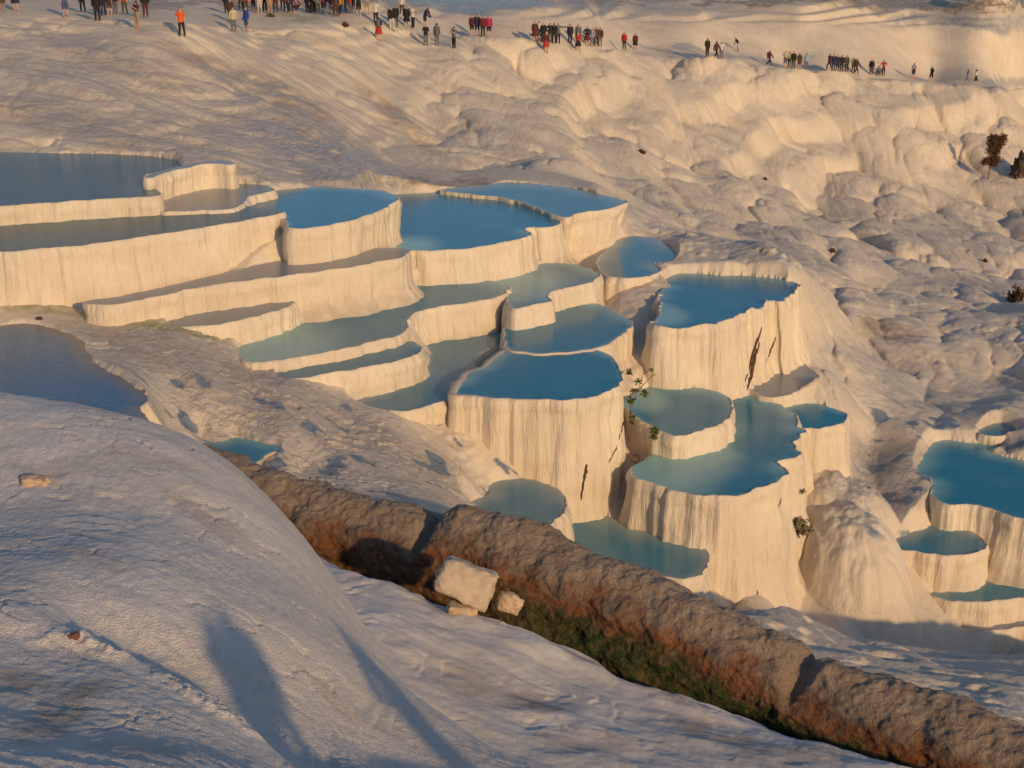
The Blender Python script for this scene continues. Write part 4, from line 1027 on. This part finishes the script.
for nm, ps in POSES.items():
    body, g = build_body(ps)
    sk = Vector(g['skull'])
    kit = dict(body=body, hair=garment(body, g, ('head',), .014, 'hair', lambda c, sk=sk: (c.y > sk.y - .045 and c.z > sk.z - .06) or c.z > sk.z + .07),
               tee=garment(body, g, ('torso', 'hip', 'uarm'), .016, 'shirt', None if nm in ('crouch',) else (lambda c: c.z > .86)),
               jacket=garment(body, g, ('torso', 'hip', 'uarm', 'farm'), .03, 'jacket', None if nm in ('crouch',) else (lambda c, nm=nm: c.z > .80 and (abs(c.z) > .9 or abs(c.x) < .22))),
               trousers=garment(body, g, ('hip', 'thigh', 'calf'), .014, 'trousers'), shorts=garment(body, g, ('hip', 'thigh'), .02, 'shorts'))
    KIT[nm] = kit
SKIRT = skirt_mesh(1.0, .52, .15, .25); LONG = skirt_mesh(1.0, .18, .15, .27); PACK = pack_mesh()
SKIN = [plain('skin_fair', (.52, .30, .20), .6), plain('skin_tan', (.38, .21, .13), .6)]
HAIR = [plain('hair_black', (.015, .012, .01), .6), plain('hair_brown', (.06, .03, .015), .6), plain('hair_grey', (.3, .28, .26), .6)]
CLOTH = dict(black=(.014,.014,.017), navy=(.02,.025,.07), blue=(.03,.07,.35), jeans=(.06,.12,.24), grey=(.17,.17,.19), white=(.68,.66,.62), cream=(.62,.52,.34), red=(.50,.035,.025), maroon=(.13,.02,.03), crimson=(.48,.03,.09),
             orange=(.80,.13,.02), brown=(.09,.045,.025), khaki=(.42,.30,.17), lilac=(.34,.30,.42), mustard=(.55,.30,.03), lime=(.30,.36,.05), olive=(.08,.08,.035), pink=(.55,.25,.28), lightblue=(.32,.44,.58))
CLOTH['light blue'] = CLOTH.pop('lightblue')
CLOTH = {c: tuple(x * .72 for x in v) for c, v in CLOTH.items()}
CM = {}
def cmat(c):
    if c not in CM: CM[c] = plain('cloth_' + c.replace(' ', '_'), CLOTH[c], .85)
    return CM[c]
# cluster name -> list of (u, v of the feet, pose, top kind, top colour, bottom kind, bottom colour, facing degrees, extra)
PEOPLE = {
 'at the left end of the path': [(3,11,'stand','jacket','navy','shorts','brown',10,''),(16,11,'relaxed','jacket','black','skirt','navy',-10,''),(66,17,'stand','tee','white','shorts','jeans',20,''),(83,13,'relaxed','jacket','black','trousers','black',15,''),
   (98,22,'stand','jacket','black','trousers','black',0,'bag'),(104,17,'hips','jacket','black','trousers','navy',30,''),(110,15,'stand','tee','maroon','shorts','brown',0,''),(116,15,'stand','jacket','navy','trousers','grey',-20,''),(125,15,'relaxed','tee','red','trousers','olive',10,''),
   (138,30,'phone','tee','maroon','shorts','khaki',-25,''),(146,18,'stand','jacket','black','trousers','maroon',20,'')],
 'alone on the grey slope at the upper left': [(182,37,'relaxed','tee','orange','trousers','black',15,'')],
 'in the crowd above the left slope': [(227,14,'stand','jacket','black','trousers','black',0,''),(231,22,'stand','jacket','brown','trousers','black',180,''),(234,32,'stand','jacket','cream','trousers','grey',10,''),(241,11,'relaxed','jacket','black','trousers','brown',0,''),(247,32,'relaxed','jacket','blue','shorts','jeans',-30,''),
   (246,12,'stand','tee','red','trousers','brown',0,''),(254,12,'stand','jacket','red','shorts','black',10,''),(260,14,'stand','tee','grey','shorts','white',0,''),(265,12,'hips','jacket','black','trousers','black',0,''),(270,14,'stand','tee','brown','shorts','khaki',30,''),(276,13,'stand','jacket','maroon','trousers','brown',180,''),
   (283,9,'stand','jacket','black','trousers','navy',0,''),(286,13,'relaxed','jacket','maroon','trousers','black',20,''),(291,13,'stand','jacket','navy','trousers','navy',0,''),(296,11,'crouch','tee','pink','trousers','maroon',60,'')],
 'mid crest crowd': [(308,14,'stand','jacket','black','trousers','black',-20,''),(313,14,'stand','jacket','navy','skirt','black',0,''),(318,15,'hips','jacket','grey','trousers','olive',10,''),(324,14,'relaxed','jacket','maroon','shorts','black',0,''),(332,15,'stand','jacket','navy','trousers','grey',180,''),
   (336,17,'stand','jacket','brown','trousers','brown',0,''),(340,16,'walk','jacket','mustard','trousers','black',20,''),(346,14,'bend','jacket','black','trousers','navy',-60,''),(350,14,'phone','jacket','red','trousers','grey',-40,''),(354,12,'stand','tee','white','shorts','black',0,''),(359,16,'stand','tee','black','shorts','black',0,''),
   (367,14,'relaxed','jacket','lilac','shorts','khaki',10,'')],
 'around the red skirt wearer': [(376,24,'stand','tee','white','trousers','black',0,''),(379,41,'stand','tee','black','skirt','red',185,'bag'),(392,31,'relaxed','jacket','black','trousers','white',-15,''),(396,27,'stand','jacket','black','trousers','navy',0,''),(402,15,'stand','tee','white','trousers','brown',0,''),
   (407,28,'stand','jacket','black','skirt','black',10,''),(413,29,'phone','tee','white','trousers','black',60,''),(425,27,'bend','jacket','navy','shorts','navy',50,''),(426,46,'stand','tee','black','trousers','grey',180,''),(437,46,'stand','jacket','grey','trousers','grey',170,''),(454,49,'phone','tee','grey','trousers','black',-50,'')],
 'in the tight crest foursome': [(472,35,'stand','jacket','maroon','shorts','black',0,''),(477,36,'relaxed','jacket','navy','shorts','navy',10,''),(483,37,'stand','jacket','maroon','trousers','black',0,''),(489,37,'stand','jacket','crimson','shorts','black',0,'')],
 'in the dense top middle group': [(535,42,'stand','jacket','brown','skirt','maroon',0,''),(539,42,'relaxed','tee','white','shorts','navy',10,''),(543,43,'stand','jacket','black','trousers','black',0,''),(546,53,'stand','jacket','maroon','skirt','red',0,''),(550,43,'hips','jacket','black','trousers','olive',0,''),
   (554,44,'stand','jacket','black','trousers','navy',180,''),(558,44,'point','jacket','grey','trousers','black',0,''),(570,44,'stand','jacket','navy','trousers','navy',0,''),(578,45,'stand','jacket','grey','trousers','black',0,''),(578,52,'relaxed','tee','red','skirt','black',0,''),
   (587,46,'hips','jacket','black','skirt','maroon',20,''),(592,47,'stand','jacket','lilac','trousers','grey',0,''),(596,47,'relaxed','jacket','olive','trousers','black',0,''),(600,47,'stand','jacket','maroon','trousers','grey',-20,'')],
 'in the pair right of the dense group': [(624,50,'relaxed','jacket','red','trousers','black',-40,''),(635,50,'stand','jacket','maroon','skirt','black',0,'')],
 'on the path by the shallow pool': [(707,57,'stand','jacket','black','trousers','black',20,''),(716,59,'walk','jacket','maroon','trousers','black',60,''),(721,59,'stand','tee','white','trousers','grey',0,''),(738,52,'bend','tee','black','shorts','white',-70,''),(769,66,'walk','jacket','maroon','trousers','black',50,'bag')],
 'of the five around lime jacket': [(785,68,'hips','tee','white','shorts','grey',-20,''),(789,68,'stand','jacket','lime','trousers','black',0,''),(793,69,'stand','jacket','black','trousers','brown',0,''),(799,69,'stand','jacket','brown','shorts','maroon',20,''),(806,70,'point','jacket','light blue','trousers','grey',0,'')],
 'in the right dark cluster': [(829,71,'walk','jacket','brown','trousers','black',-50,''),(833,71,'stand','jacket','navy','trousers','navy',0,''),(837,71,'stand','jacket','navy','trousers','black',0,''),(841,72,'stand','jacket','black','trousers','black',0,''),(846,72,'relaxed','jacket','olive','trousers','black',0,''),
   (853,73,'stand','tee','khaki','trousers','brown',0,''),(856,75,'walk','jacket','brown','trousers','brown',60,''),(871,75,'stand','jacket','black','trousers','brown',-30,''),(878,76,'crouch','jacket','grey','trousers','grey',20,''),(883,76,'hips','tee','red','trousers','black',20,'')],
 'of the last four walkers at right': [(913,79,'stand','tee','lilac','shorts','navy',180,''),(931,82,'walk','jacket','black','shorts','black',-60,'bag'),(967,86,'walk','tee','lilac','shorts','lilac',-75,''),(975,86,'walk','tee','white','shorts','black',75,'')],
}
ORD = ['first', 'second', 'third', 'fourth', 'fifth', 'sixth', 'seventh', 'eighth', 'ninth', 'tenth', 'eleventh', 'twelfth', 'thirteenth', 'fourteenth', 'fifteenth']
def part(name, me, mat, parent):
    if not me.materials: me.materials.append(mat)
    o = bpy.data.objects.new(name, me); COL.objects.link(o); o.parent = parent
    o.material_slots[0].link = 'OBJECT'; o.material_slots[0].material = mat; return o
def add_person(loc, rz, pose, tk, tc, bk, bc_, extra, sc, label, group, rnd):
    kit = KIT[pose]
    o = part('person', kit['body'], rnd.choice(SKIN), None); o.location = loc; o.rotation_euler = (0, 0, rz); o.scale = (sc,) * 3
    part('hair', kit['hair'], rnd.choice(HAIR[:2] * 3 + HAIR[2:]), o)
    part('shirt' if tk == 'tee' else 'jacket', kit[tk], cmat(tc), o)
    if bk in ('trousers', 'shorts'): part(bk, kit[bk], cmat(bc_), o)
    else: part('skirt', SKIRT if rnd.random() < .85 or bc_ == 'red' else LONG, cmat(bc_), o)
    if extra == 'bag': part('backpack', PACK, cmat('grey' if tc == 'black' else 'black'), o)
    tag(o, label, 'person', group); return o
rnd = random.Random(11)
for where, lst in PEOPLE.items():
    order = sorted(range(len(lst)), key=lambda i: lst[i][0])
    for rank, i in enumerate(order):
        u, v, pose, tk, tc, bk, bc_, rz, ex = lst[i]
        p, _ = hit_obj(GO, u, v)
        if p is None: continue
        noun = 'top' if tk == 'tee' else 'jacket'
        if len(lst) == 1: lab = f'person in {tc} {noun} and {bc_} {bk} {where}'
        else: lab = f'{ORD[rank]} from left {where}, {tc} {noun}, {bc_} {bk}'
        lab = lab.replace('first from left', 'leftmost')
        if not lab.startswith('person'): lab = 'person ' + lab
        add_person(p - Vector((0, 0, .03)), math.radians(rz + rnd.uniform(-15, 15)), pose, tk, tc, bk, bc_, ex, rnd.uniform(.95, 1.07), lab, 'visitors on the crest path', rnd)

# onlookers standing on the mound just outside the frame; their long shadows reach into it
for (u, v, s_, rz, pose, tc, bc_, lab) in [(192,600,9.6,170,'phone','navy','grey','person in navy jacket standing on the mound, casting the middle blue shadow'),(214,606,9.2,190,'stand','brown','black','person in brown jacket beside the navy jacket wearer on the mound'),
        (286,556,12.0,175,'hips','red','navy','person in red jacket on the mound, casting the shadow on its right flank')]:
    p, _ = hit_obj(MO, u, v); q = p + to_sun * s_
    ok, l, n, i_ = MO.ray_cast(Vector((q.x, q.y, 40)), Vector((0, 0, -1)))
    if ok: add_person(l - Vector((0, 0, .03)), math.radians(rz), pose, 'jacket', tc, 'trousers', bc_, '', 1.05, lab, 'onlookers beside the photographer', rnd); print('ONLOOKER', to_px(*l), to_px(l.x, l.y, l.z + 1.8))
# ---------------------------------------------------------------- camera, sun, sky
cam = bpy.data.cameras.new('camera'); cam.sensor_width = 36; cam.lens = F / 1024 * 36; cam.clip_end = 3000; cam.clip_start = .1
co = bpy.data.objects.new('camera', cam); COL.objects.link(co); co.rotation_euler = (math.radians(90) - PITCH, 0, 0); S.camera = co
sl = bpy.data.lights.new('sun', 'SUN'); sl.energy = 4.1; sl.angle = math.radians(1.3); sl.color = (1.0, .65, .32)
so = bpy.data.objects.new('sun', sl); COL.objects.link(so); so.rotation_euler = to_sun.to_track_quat('Z', 'Y').to_euler()
w = bpy.data.worlds.new('World'); S.world = w; w.use_nodes = True
nt = w.node_tree; bg = nt.nodes['Background']; sky = nt.nodes.new('ShaderNodeTexSky'); sky.sky_type = 'NISHITA'; sky.sun_disc = False
sky.sun_elevation = SUN_EL; sky.sun_rotation = math.radians(180) - SUN_AZ; sky.air_density = 1.0; sky.dust_density = 1.0; sky.ozone_density = 4.0
nt.links.new(sky.outputs[0], bg.inputs[0]); bg.inputs[1].default_value = .15
S.view_settings.view_transform = 'Standard'; S.view_settings.look = 'None'; S.view_settings.exposure = -.52; S.view_settings.gamma = 1
S.render.engine = 'CYCLES'; S.cycles.max_bounces = 5; S.cycles.diffuse_bounces = 3
